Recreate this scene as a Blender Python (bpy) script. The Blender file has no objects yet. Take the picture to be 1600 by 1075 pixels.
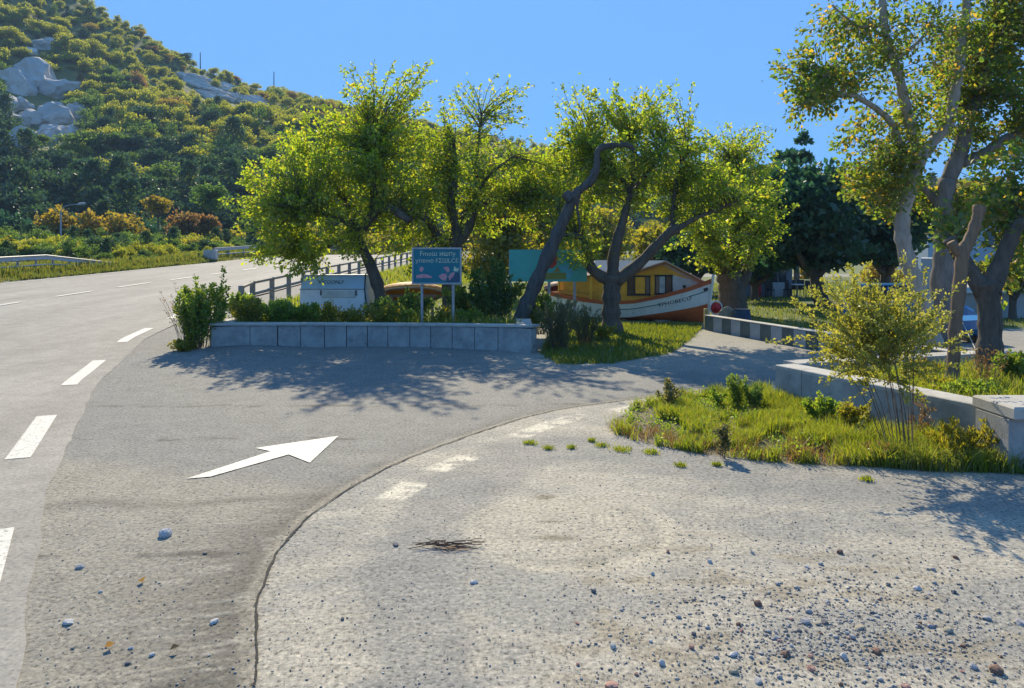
import bpy, math, random
import numpy as np
from mathutils import Vector, Matrix

R = math.radians
SC = bpy.context.scene
COL = SC.collection
FPX, HOR, EYE = 1200.0, 395.0, 2.5          # focal length and horizon row in photo pixels, eye height in metres

# ------------------------------------------------------------------ camera, sky, sun, exposure
cam_data = bpy.data.cameras.new("camera")
cam = bpy.data.objects.new("camera", cam_data)
COL.objects.link(cam)
cam.location = (0, 0, EYE)
cam.rotation_euler = (R(90), 0, 0)
cam_data.sensor_width = 36.0
cam_data.lens = 27.0
cam_data.shift_y = -(537.5 - HOR) / 1600.0
cam_data.clip_start = 0.05
cam_data.clip_end = 3000
SC.camera = cam

SUN_EL, SUN_AZ = R(34), R(-9)                # azimuth clockwise from +Y
world = bpy.data.worlds.new("World")
SC.world = world
world.use_nodes = True
wt = world.node_tree
wt.nodes.clear()
sky = wt.nodes.new("ShaderNodeTexSky")
sky.sky_type = 'NISHITA'
sky.sun_disc = False
sky.sun_elevation = SUN_EL
sky.sun_rotation = SUN_AZ
sky.altitude = 0
sky.air_density = 1.0
sky.dust_density = 0.2
sky.ozone_density = 3.0
gam = wt.nodes.new("ShaderNodeGamma")
gam.inputs['Gamma'].default_value = 0.22
tint = wt.nodes.new("ShaderNodeMixRGB")
tint.blend_type = 'MULTIPLY'
tint.inputs['Fac'].default_value = 1.0
tint.inputs['Color2'].default_value = (0.50, 1.29, 2.62, 1)
bg = wt.nodes.new("ShaderNodeBackground")
bg.inputs['Strength'].default_value = 0.10
wo = wt.nodes.new("ShaderNodeOutputWorld")
wt.links.new(sky.outputs[0], gam.inputs['Color'])
wt.links.new(gam.outputs[0], tint.inputs['Color1'])
wt.links.new(tint.outputs[0], bg.inputs['Color'])
wt.links.new(bg.outputs[0], wo.inputs[0])

sun_data = bpy.data.lights.new("sun", 'SUN')
sun_data.energy = 3.3
sun_data.angle = R(0.5)
sun_data.color = (1.0, 0.87, 0.63)
sun = bpy.data.objects.new("sun", sun_data)
COL.objects.link(sun)
sd = Vector((math.sin(SUN_AZ) * math.cos(SUN_EL), math.cos(SUN_AZ) * math.cos(SUN_EL), math.sin(SUN_EL)))
sun.rotation_euler = sd.to_track_quat('Z', 'Y').to_euler()
sun.location = (-10, 60, 60)

SC.view_settings.view_transform = 'Standard'
SC.view_settings.look = 'None'
SC.view_settings.gamma = 1.0
SC.view_settings.use_curve_mapping = False
SC.view_settings.exposure = 1.36
SC.render.engine = 'CYCLES'
SC.cycles.use_denoising = True
SC.cycles.max_bounces = 9
SC.cycles.diffuse_bounces = 7
SC.cycles.glossy_bounces = 3
SC.cycles.transmission_bounces = 4
SC.cycles.transparent_max_bounces = 8
SC.cycles.volume_bounces = 0
SC.cycles.sample_clamp_indirect = 6

# ------------------------------------------------------------------ small numeric helpers
def px(x, y, Y):
    return Vector(((x - 800) / FPX * Y, Y, EYE - (y - HOR) / FPX * Y))

def gp(x, y, z=0.0):
    Y = (EYE - z) * FPX / (y - HOR)
    return Vector(((x - 800) / FPX * Y, Y, z))

def hash2(i, j, s):
    h = np.sin(i * 127.1 + j * 311.7 + s * 74.7) * 43758.5453
    return h - np.floor(h)

def vn(x, y, s=0):
    x = np.asarray(x, float); y = np.asarray(y, float)
    i = np.floor(x); j = np.floor(y); f = x - i; g = y - j
    f = f * f * (3 - 2 * f); g = g * g * (3 - 2 * g)
    return ((hash2(i, j, s) * (1 - f) + hash2(i + 1, j, s) * f) * (1 - g)
            + (hash2(i, j + 1, s) * (1 - f) + hash2(i + 1, j + 1, s) * f) * g)

def fbm(x, y, s=0, o=4):
    t = 0; a = .5; n = 0
    for k in range(o):
        t = t + a * vn(np.asarray(x) * 2 ** k, np.asarray(y) * 2 ** k, s + k); n += a; a *= .5
    return t / n

def ss(a, b, x):
    t = np.clip((np.asarray(x, float) - a) / (b - a), 0, 1)
    return t * t * (3 - 2 * t)

def poly_sd(poly, X, Y):
    """signed distance to a polygon, negative inside"""
    X = np.asarray(X, float); Y = np.asarray(Y, float)
    d = np.full(X.shape, 1e9); ins = np.zeros(X.shape, bool)
    n = len(poly)
    for k in range(n):
        ax, ay = poly[k][0], poly[k][1]; bx, by = poly[(k + 1) % n][0], poly[(k + 1) % n][1]
        ex, ey = bx - ax, by - ay
        t = np.clip(((X - ax) * ex + (Y - ay) * ey) / (ex * ex + ey * ey + 1e-12), 0, 1)
        d = np.minimum(d, np.hypot(X - ax - t * ex, Y - ay - t * ey))
        c = ((ay > Y) != (by > Y)) & (X < (bx - ax) * (Y - ay) / ((by - ay) if by != ay else 1e-9) + ax)
        ins ^= c
    return np.where(ins, -d, d)

def line_sd(pts, X, Y):
    """distance to a polyline, signed: positive on its right, with the run along it"""
    X = np.asarray(X, float); Y = np.asarray(Y, float)
    d = np.full(X.shape, 1e9); s = np.zeros(X.shape); run = np.zeros(X.shape); acc = 0
    for k in range(len(pts) - 1):
        ax, ay = pts[k][0], pts[k][1]; bx, by = pts[k + 1][0], pts[k + 1][1]
        ex, ey = bx - ax, by - ay; L = math.hypot(ex, ey)
        t = np.clip(((X - ax) * ex + (Y - ay) * ey) / (L * L), 0, 1)
        dd = np.hypot(X - ax - t * ex, Y - ay - t * ey)
        m = dd < d
        d = np.where(m, dd, d)
        s = np.where(m, np.sign((X - ax) * ey - (Y - ay) * ex), s)
        run = np.where(m, acc + t * L, run)
        acc += L
    return d * s, run

def smooth_curve(pts, n=8):
    """Catmull-Rom through points (any dimension)"""
    P = [np.array(p, float) for p in pts]
    P = [2 * P[0] - P[1]] + P + [2 * P[-1] - P[-2]]
    out = []
    for k in range(1, len(P) - 2):
        for i in range(n):
            t = i / n
            out.append(.5 * ((2 * P[k]) + (-P[k - 1] + P[k + 1]) * t + (2 * P[k - 1] - 5 * P[k] + 4 * P[k + 1] - P[k + 2]) * t * t
                             + (-P[k - 1] + 3 * P[k] - 3 * P[k + 1] + P[k + 2]) * t ** 3))
    out.append(P[-2])
    return np.array(out)

# ------------------------------------------------------------------ the lie of the land
RY = [-60, 0, 3, 4.41, 8.2, 14.6, 20.7, 28, 40, 60, 75, 88, 100, 115, 130, 160, 200]
RX = [26, 0.0, -1.9, -2.85, -4.95, -7.9, -9.9, -11.2, -11.3, -10.6, -9.6, -7.5, -3.5, 5, 17, 50, 110]
def road_right(Y):
    return np.interp(Y, RY, RX)
ROADW = 16.2
def ramp(Y):
    Y = np.asarray(Y, float)
    t = np.clip(Y - 13, 0, 75)
    return 0.03 * np.where(t < 4, t * t / 8, t - 2)
def ground_z(X, Y):
    X = np.asarray(X, float); Y = np.asarray(Y, float)
    e = road_right(Y) + 2.3
    w = ss(0, 1, 1 - (X - e) / 2.6)
    z = ramp(Y) * w
    l = road_right(Y) - ROADW
    v = ss(0, 1.2, l - X - .2)
    z = z + .42 * v * ss(25, 40, Y) + v * ss(3, 60, l - X) * 1.5
    return z

HU = np.array([-1.2, -.9, -.667, -.567, -.5, -.4167, -.333, -.258, -.167, .0417, .1667, .333, .5, .8, 1.2])
HE = np.array([.56, .47, .395, .335, .300, .250, .2225, .204, .182, .135, .118, .112, .10, .08, .07])
def hill_z(X, Y):
    X = np.asarray(X, float); Y = np.asarray(Y, float)
    Yr = 330.0
    Hr = np.interp(X / Yr, HU, HE) * Yr
    Yb = np.interp(X, [-300, -60, -20, 40, 140], [95, 112, 130, 190, 200])
    s = (Y - Yb) / (Yr - Yb)
    up = np.clip(s, 0, 1) ** .92
    z = np.where(s < 0, -6 + 7.5 * np.clip(1 + s * 6, 0, 1), 1.5 + (Hr - 1.5) * up)
    z = z + np.where(s > 0, (fbm(X / 38, Y / 38, 5) - .5) * 9 * np.clip(s * 4, 0, 1) * np.clip((1.06 - s) * 5, 0, 1), 0)
    z = z - np.where(s > 1, (s - 1) * 60, 0)
    return z
def hill_point(x, y, lo=100, hi=335):
    """where the line of sight through a pixel meets the hillside"""
    u = (x - 800) / FPX; e = (HOR - y) / FPX
    Y = np.linspace(lo, hi, 900)
    d = hill_z(u * Y, Y) - (EYE + e * Y)
    k = int(np.argmax(d > 0)) if (d > 0).any() else len(Y) - 1
    return Vector((u * Y[k], Y[k], float(hill_z(u * Y[k], Y[k]))))

# ------------------------------------------------------------------ mesh builders
def mesh_arrays(name, V, F):
    """V (n,3); F a list of index arrays (m,k)"""
    me = bpy.data.meshes.new(name)
    V = np.asarray(V, np.float32)
    me.vertices.add(len(V)); me.vertices.foreach_set("co", V.ravel())
    F = [np.asarray(f, np.int32) for f in F if len(f)]
    nl = sum(f.size for f in F); npoly = sum(len(f) for f in F)
    me.loops.add(nl); me.polygons.add(npoly)
    me.loops.foreach_set("vertex_index", np.concatenate([f.ravel() for f in F]))
    st = []; a = 0
    for f in F:
        st.append(a + np.arange(len(f)) * f.shape[1]); a += f.size
    me.polygons.foreach_set("loop_start", np.concatenate(st).astype(np.int32))
    me.update(calc_edges=True)
    return me

class MB:
    def __init__(self): self.v = []; self.f = []; self.m = []
    def add(self, vs, fs, mi=0):
        o = len(self.v); self.v += [tuple(map(float, p)) for p in vs]
        self.f += [tuple(i + o for i in f) for f in fs]; self.m += [mi] * len(fs); return self
    def box(self, c, s, rz=0, ry=0, rx=0, mi=0, taper=1.0, bev=0.0):
        M = Matrix.Translation(c) @ Matrix.Rotation(rz, 4, 'Z') @ Matrix.Rotation(ry, 4, 'Y') @ Matrix.Rotation(rx, 4, 'X')
        x, y, z = s[0] / 2, s[1] / 2, s[2] / 2
        if bev <= 0:
            P = [(-x, -y, -z), (x, -y, -z), (x, y, -z), (-x, y, -z), (-x * taper, -y * taper, z), (x * taper, -y * taper, z), (x * taper, y * taper, z), (-x * taper, y * taper, z)]
            Fs = [(0, 3, 2, 1), (4, 5, 6, 7), (0, 1, 5, 4), (1, 2, 6, 5), (2, 3, 7, 6), (3, 0, 4, 7)]
        else:                                           # chamfered on top and bottom rims
            b = min(bev, x * .9, y * .9, z * .9)
            P = []
            for zz, i in ((-z, b), (-z + b, 0), (z - b, 0), (z, b)):
                for sx, sy in ((-1, -1), (1, -1), (1, 1), (-1, 1)):
                    P += [(sx * (x - i), sy * (y - i), zz)]
            Fs = [(0, 3, 2, 1), (12, 13, 14, 15)]
            for k in range(3):
                for q in range(4):
                    a, b2 = k * 4 + q, k * 4 + (q + 1) % 4
                    Fs.append((a, b2, b2 + 4, a + 4))
        return self.add([M @ Vector(p) for p in P], Fs, mi)
    def tube(self, pts, rad, seg=6, cap=True, mi=0):
        P = [Vector(p) for p in pts]
        if not hasattr(rad, '__len__'): rad = [rad] * len(P)
        vs = []; fs = []
        up = Vector((0, 0, 1)); prev = None
        for i, p in enumerate(P):
            d = (P[min(i + 1, len(P) - 1)] - P[max(i - 1, 0)])
            d = d.normalized() if d.length > 1e-9 else up
            if prev is None:
                a = d.cross(Vector((1, 0, 0)) if abs(d.x) < .8 else Vector((0, 1, 0))).normalized()
            else:
                a = (prev - d * prev.dot(d)).normalized()
            prev = a; b = d.cross(a)
            for k in range(seg):
                t = 2 * math.pi * k / seg
                vs.append(p + (a * math.cos(t) + b * math.sin(t)) * rad[i])
        n = len(P)
        for i in range(n - 1):
            for k in range(seg):
                k2 = (k + 1) % seg
                fs.append((i * seg + k, i * seg + k2, (i + 1) * seg + k2, (i + 1) * seg + k))
        if cap:
            fs.append(tuple(reversed(range(seg)))); fs.append(tuple((n - 1) * seg + k for k in range(seg)))
        return self.add(vs, fs, mi)
    def prism(self, poly, off, mi=0):
        """closed polygon (3-D points) pushed along off"""
        n = len(poly); off = Vector(off); P = [Vector(p) for p in poly]
        vs = P + [p + off for p in P]
        fs = [tuple(reversed(range(n))), tuple(range(n, 2 * n))] + [(i, (i + 1) % n, n + (i + 1) % n, n + i) for i in range(n)]
        return self.add(vs, fs, mi)
    def make(self, name, mat, root=None, smooth=False):
        me = bpy.data.meshes.new(name)
        o = Vector((0, 0, 0)); q = root
        while q is not None: o = o + q.location; q = q.parent
        me.from_pydata([(p[0] - o.x, p[1] - o.y, p[2] - o.z) for p in self.v], [], self.f)
        for m in (mat if isinstance(mat, (list, tuple)) else [mat]): me.materials.append(m)
        if any(self.m): me.polygons.foreach_set("material_index", self.m)
        if smooth: me.polygons.foreach_set("use_smooth", [True] * len(me.polygons))
        me.update()
        ob = bpy.data.objects.new(name, me)
        COL.objects.link(ob)
        if root is not None: ob.parent = root
        return ob

def link_mesh(name, me, mat, root=None):
    for m in (mat if isinstance(mat, (list, tuple)) else [mat]): me.materials.append(m)
    ob = bpy.data.objects.new(name, me); COL.objects.link(ob)
    if root is not None: ob.parent = root
    return ob

def tag(o, label=None, cat=None, group=None, kind=None):
    if label: o['label'] = label
    if cat: o['category'] = cat
    if group: o['group'] = group
    if kind: o['kind'] = kind
    return o

def thing(name, loc, label, cat, group=None):
    o = bpy.data.objects.new(name, None)
    o.empty_display_size = .2
    COL.objects.link(o); o.location = loc
    bpy.context.view_layer.update() if False else None
    return tag(o, label, cat, group)

def copy_tree(o, parent=None):
    c = o.copy(); COL.objects.link(c)
    if parent is not None: c.parent = parent
    for ch in [q for q in bpy.data.objects if q.parent == o]: copy_tree(ch, c)
    return c

def rock_mesh(name, seed, sub=2, rough=.35, flat=.6):
    import bmesh
    bm = bmesh.new(); bmesh.ops.create_icosphere(bm, subdivisions=sub, radius=1)
    rg = np.random.default_rng(seed)
    pl = [(Vector(rg.normal(size=3)).normalized(), .62 + rg.random() * .3) for _ in range(9)]
    for v in bm.verts:
        for n, d in pl:
            k = v.co.dot(n)
            if k > d: v.co -= n * (k - d)
        v.co *= 1 + rough * .25 * (rg.random() - .5) - rough * .22 * float(vn(v.co.x * 3.1 + v.co.z * 1.7 + seed, v.co.y * 3.1 - v.co.z, seed))
        v.co.z *= flat
    me = bpy.data.meshes.new(name); bm.to_mesh(me); bm.free()
    return me

# ------------------------------------------------------------------ materials
MATS = {}
def nd(t, kind, **kw):
    n = t.nodes.new(kind)
    for k, v in kw.items():
        if k in n.inputs: n.inputs[k].default_value = v
        else: setattr(n, k, v)
    return n
def ramp_node(t, stops):
    r = t.nodes.new("ShaderNodeValToRGB"); e = r.color_ramp.elements
    while len(e) > 1: e.remove(e[-1])
    for i, (p, c) in enumerate(stops):
        q = e[0] if i == 0 else e.new(p)
        q.position = p; q.color = (*c, 1)
    return r
def mat(name, c1, c2=None, scale=6, rough=.7, bump=.15, bscale=40, metal=0, detail=5, spec=.4, wear=None):
    if name in MATS: return MATS[name]
    m = bpy.data.materials.new(name); m.use_nodes = True; t = m.node_tree; L = t.links
    p = t.nodes['Principled BSDF']
    p.inputs['Roughness'].default_value = rough; p.inputs['Metallic'].default_value = metal
    p.inputs['Specular IOR Level'].default_value = spec
    co = nd(t, "ShaderNodeTexCoord")
    n = nd(t, "ShaderNodeTexNoise", Scale=scale, Detail=detail, Roughness=.65)
    L.new(co.outputs['Object'], n.inputs['Vector'])
    c2 = c2 or tuple(c * .72 for c in c1)
    st = [(.32, c2), (.66, c1)]
    r = ramp_node(t, st); L.new(n.outputs['Fac'], r.inputs['Fac'])
    out = r.outputs['Color']
    if wear:
        n3 = nd(t, "ShaderNodeTexNoise", Scale=scale * 2.7, Detail=8, Roughness=.75); L.new(co.outputs['Object'], n3.inputs['Vector'])
        r3 = ramp_node(t, [(.56, (0, 0, 0)), (.7, (1, 1, 1))]); L.new(n3.outputs['Fac'], r3.inputs['Fac'])
        mx = nd(t, "ShaderNodeMixRGB"); mx.inputs['Color2'].default_value = (*wear, 1)
        L.new(r3.outputs['Color'], mx.inputs['Fac']); L.new(out, mx.inputs['Color1']); out = mx.outputs['Color']
    L.new(out, p.inputs['Base Color'])
    if bump:
        n2 = nd(t, "ShaderNodeTexNoise", Scale=bscale, Detail=4, Roughness=.7); L.new(co.outputs['Object'], n2.inputs['Vector'])
        b = nd(t, "ShaderNodeBump", Strength=bump, Distance=.02); L.new(n2.outputs['Fac'], b.inputs['Height'])
        L.new(b.outputs['Normal'], p.inputs['Normal'])
    MATS[name] = m
    return m
def bark(name, c1, c2, scale=9, stretch=.25, bump=.6):
    if name in MATS: return MATS[name]
    m = bpy.data.materials.new(name); m.use_nodes = True; t = m.node_tree; L = t.links
    p = t.nodes['Principled BSDF']; p.inputs['Roughness'].default_value = .9; p.inputs['Specular IOR Level'].default_value = .15
    co = nd(t, "ShaderNodeTexCoord"); mp = nd(t, "ShaderNodeMapping"); mp.inputs['Scale'].default_value = (1, 1, stretch)
    L.new(co.outputs['Object'], mp.inputs['Vector'])
    n = nd(t, "ShaderNodeTexNoise", Scale=scale, Detail=8, Roughness=.75, Distortion=.6); L.new(mp.outputs['Vector'], n.inputs['Vector'])
    r = ramp_node(t, [(.3, c2), (.48, tuple((a + b) / 2 for a, b in zip(c1, c2))), (.7, c1)]); L.new(n.outputs['Fac'], r.inputs['Fac'])
    L.new(r.outputs['Color'], p.inputs['Base Color'])
    b = nd(t, "ShaderNodeBump", Strength=bump, Distance=.04); L.new(n.outputs['Fac'], b.inputs['Height']); L.new(b.outputs['Normal'], p.inputs['Normal'])
    MATS[name] = m
    return m
def leafmat(name, cols, trans=.5, tboost=(2.2, 2.0, .9), gloss=.05):
    """leaf colours vary leaf by leaf; light passes through"""
    if name in MATS: return MATS[name]
    m = bpy.data.materials.new(name); m.use_nodes = True; t = m.node_tree; L = t.links
    t.nodes.clear(); o = nd(t, "ShaderNodeOutputMaterial")
    g = nd(t, "ShaderNodeNewGeometry")
    n = len(cols); r = ramp_node(t, [(i / max(1, n - 1), c) for i, c in enumerate(cols)])
    L.new(g.outputs['Random Per Island'], r.inputs['Fac'])
    mu = nd(t, "ShaderNodeMixRGB", blend_type='MULTIPLY'); mu.inputs['Fac'].default_value = 1; mu.inputs['Color2'].default_value = (*tboost, 1)
    L.new(r.outputs['Color'], mu.inputs['Color1'])
    d = nd(t, "ShaderNodeBsdfDiffuse"); L.new(r.outputs['Color'], d.inputs['Color'])
    tr = nd(t, "ShaderNodeBsdfTranslucent"); L.new(mu.outputs['Color'], tr.inputs['Color'])
    mx = nd(t, "ShaderNodeMixShader"); mx.inputs['Fac'].default_value = trans
    L.new(d.outputs[0], mx.inputs[1]); L.new(tr.outputs[0], mx.inputs[2])
    gl = nd(t, "ShaderNodeBsdfGlossy"); gl.inputs['Roughness'].default_value = .45
    m2 = nd(t, "ShaderNodeMixShader"); m2.inputs['Fac'].default_value = gloss
    L.new(mx.outputs[0], m2.inputs[1]); L.new(gl.outputs[0], m2.inputs[2]); L.new(m2.outputs[0], o.inputs['Surface'])
    MATS[name] = m
    return m
# ------------------------------------------------------------------ ground sheet
SEAM = [gp(*q)[:2] for q in [(402, 1400), (400, 1075), (399, 1000), (405, 935), (432, 866), (480, 810), (560, 755), (650, 712), (760, 672), (860, 643), (960, 628), (1040, 618), (1200, 596)]]
SEAM = smooth_curve(SEAM, 6)
ISLE = [gp(*q)[:2] for q in [(948, 662), (985, 640), (1050, 622), (1200, 612), (1214, 628), (1300, 648), (1400, 676), (1545, 690), (1800, 700), (2000, 760), (1800, 762), (1600, 741), (1450, 737), (1330, 728), (1200, 722), (1090, 708), (1010, 694), (962, 680)]]
LAWN1 = [(.7, 19.0), (1.0, 17.3), (2.2, 17.2), (4.1, 19.3), (5.6, 23.4), (6.1, 24.9), (6.6, 26.6), (2.0, 27.4), (1.2, 23.5)]
LAWN2 = [(6.6, 25.4), (8.3, 20.2), (9.8, 21.6), (10.2, 25), (18, 25.5), (40, 26), (60, 80), (6, 80), (-6, 60), (-7, 28), (-6.9, 22.2), (.4, 22.5), (1.0, 28.4), (7, 27.7)]
PLANT2 = [(4.5, 12.85), (5.9, 13.4), (9, 14.4), (14, 16), (14, 9), (5.9, 9.3)]

def axis(lo, hi, f0, f1, d, g):
    a = list(np.arange(f0, f1 + 1e-6, d)); s = d; x = f0
    left = []
    while x > lo: s *= g; x -= s; left.append(x)
    s = d; x = f1; right = []
    while x < hi: s *= g; x += s; right.append(x)
    return np.array(left[::-1] + a + right)
gx = axis(-460, 460, -8.6, 8.2, .05, 1.09)
gy = [-60, -30, -12, -4, 0, 2, 3, 3.5]
while gy[-1] < 740: gy.append(gy[-1] + (max(.022, gy[-1] * .006) if gy[-1] < 21 else gy[-1] * .02))
gy = np.array(gy)
GX, GY = np.meshgrid(gx, gy)
wob = (fbm(GX * 1.7, GY * 1.7, 3) - .5)
wob2 = (fbm(GX * 9, GY * 9, 8) - .5)
GZ = ground_z(GX, GY) + np.where((GY < 30) & (GX > road_right(GY) + .25), wob2 * .006 + wob * .006, 0)
sdS, runS = line_sd(SEAM, GX, GY)

def lerp(C, c, w):
    return C * (1 - w[..., None]) + np.array(c) * w[..., None]
C = np.zeros(GX.shape + (3,)) + np.array((.185, .182, .172))
n1 = fbm(GX * .8, GY * 1.6, 21); n2 = fbm(GX * 3.1, GY * 6, 31); n3 = fbm(GX * 9, GY * 14, 41)
# beige dust over the apron, right of the seam
dust = ss(.42, .62, n1 * .7 + n2 * .3)
C = lerp(C, (.268, .250, .215), dust * .7)
# the coarse grey band that bends round with the turn
BAND = smooth_curve([gp(*q)[:2] for q in [(700, 1200), (655, 1000), (645, 900), (680, 800), (760, 735), (880, 700), (1000, 706), (1150, 735), (1350, 760), (1650, 790)]], 6)
sdB, rB = line_sd(BAND, GX, GY)
bw = .42 + .5 * ss(3.0, 7.0, rB) + wob * .5
C = lerp(C, (.135, .137, .140), (1 - ss(bw * .45, bw * 1.1, np.abs(sdB) + wob2 * .35)) * .62)
# tyre-swept disc in the dust
dx, dy = GX - .47, GY - 7.0
rr = np.hypot(dx, dy * 1.02) + wob * .14
C = lerp(C, (.262, .245, .208), (1 - ss(.86, 1.0, rr)) * .8)
C = lerp(C, (.285, .265, .222), np.exp(-((rr - .97) / .055) ** 2) * ss(-.6, .7, -dy + dx))
C = lerp(C, (.17, .165, .15), np.exp(-((rr - .80) / .06) ** 2) * ss(-.4, .6, -dy + dx) * .55)
for cx, cy, ra, rb in ((850, 776, .22, .12), (870, 840, .3, .13), (860, 815, .2, .05)):
    q = gp(cx, cy); e = np.hypot((GX - q.x) / ra, (GY - q.y) / rb) + n3 * .9
    C = lerp(C, (.125, .112, .085), (1 - ss(.7, 1.3, e)) * .85)
q = gp(708, 856); e = np.hypot((GX - q.x) / .24, (GY - q.y) / .1) + n3 * 1.2
C = lerp(C, (.13, .075, .045), (1 - ss(.8, 1.4, e)) * .9)
# damp brown patches in the rubble corner
C = lerp(C, (.17, .15, .115), ss(.55, .7, n2) * ss(2.2, 1.2, np.hypot(GX - 1.9, (GY - 5.1))) * .7)
# slip lane, left of the seam: coarse grey asphalt with dust drifts
lane = ss(.02, -.02, sdS + wob2 * .03)
A = np.zeros(C.shape) + np.array((.134, .135, .134))
A = lerp(A, (.185, .177, .158), ss(.5, .66, n1 * .8 + n2 * .2) * ss(11, 6.5, GY) * .8)
A = lerp(A, (.195, .185, .16), ss(7.9, 7.0, GY + GX * .35 + wob * .5) * .6)
A = lerp(A, (.085, .08, .072), np.exp(-((GY - 8.1 - GX * .12 - wob * .4) / .12) ** 2) * .55)
for yy, k, sx in ((6.55, .2, 1), (4.75, .55, 1), (12.6, .05, 1), (10.3, .02, .7)):
    ln = np.abs(GY - yy - k * GX * .3 - wob * .35)
    A = lerp(A, (.045, .044, .042), (1 - ss(.03, .09, ln)) * ss(.42, .55, n2) * .7)
C = C * (1 - lane[..., None]) + A * lane[..., None]
# dark gritty shoulder and pale dust line beside the seam
near = np.exp(-np.clip(-sdS, 0, 9) / (.15 + .5 * ss(9.0, 5.5, GY))) * lane
C = lerp(C, (.045, .042, .038), near * ss(.30, .46, fbm(GX * 3 + GY * 1.2, GY * 22 - GX * 7, 61) * .75 + n2 * .25) * .9)
C = lerp(C, (.21, .195, .165), np.exp(-((sdS + .055) / .045) ** 2) * .75)
# old worn paint dashes along the seam
for (a, b) in ((3.15, 3.7), (4.35, 5.0), (6.3, 8.1), (8.9, 10.2), (10.9, 13.5)):
    m = ss(a - .1, a, runS - 2.0) * ss(b + .1, b, runS - 2.0) * ss(.38, .43, sdS + wob * .12) * ss(.74, .69, sdS + wob * .12)
    C = lerp(C, (.42, .395, .335), m * ss(.34, .56, n3 * .5 + n2 * .5) * .9)
# gravel court behind, soil under the grass, lawn, verge
court = ss(15.5, 17.5, GY + wob * 2) * ss(0, 1.5, GX + 1)
C = lerp(C, (.20, .195, .18), court * .7)
for P_, c_, w_ in ((ISLE, (.15, .125, .075), .12), (LAWN1, (.10, .12, .035), .25), (LAWN2, (.10, .125, .035), .5), (PLANT2, (.13, .11, .06), .2)):
    sdp = poly_sd(P_, GX, GY) + wob * w_ * 2.4
    C = lerp(C, c_, ss(w_ * .5, -w_ * .5, sdp))
emb = ss(road_right(GY) + 2.2, road_right(GY) + 2.8, GX) * ss(road_right(GY) + 9, road_right(GY) + 5, GX) * ss(20, 24, GY)
C = lerp(C, (.10, .11, .04), emb)
lv = ss(.1, .7, road_right(GY) - ROADW - GX)
C = lerp(C, (.11, .115, .04), lv)
C = lerp(C, (.09, .11, .04), ss(85, 95, GY))
gnd_ = (poly_sd(ISLE, GX, GY) > 0) & (poly_sd(LAWN2, GX, GY) > 0) & (poly_sd(LAWN1, GX, GY) > 0)
C = np.where(gnd_[..., None], C * np.array((1.46, 1.41, 1.31)), C)
ny, nx = GX.shape
idx = np.arange(ny * nx).reshape(ny, nx)
me = mesh_arrays("ground", np.stack([GX, GY, GZ], -1).reshape(-1, 3), [np.stack([idx[:-1, :-1], idx[:-1, 1:], idx[1:, 1:], idx[1:, :-1]], -1).reshape(-1, 4)])
at = me.attributes.new("wear", 'FLOAT_COLOR', 'POINT')
at.data.foreach_set("color", np.concatenate([C.reshape(-1, 3), np.ones((ny * nx, 1))], 1).astype(np.float32).ravel())
me.polygons.foreach_set("use_smooth", np.ones(len(me.polygons), bool))

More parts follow.
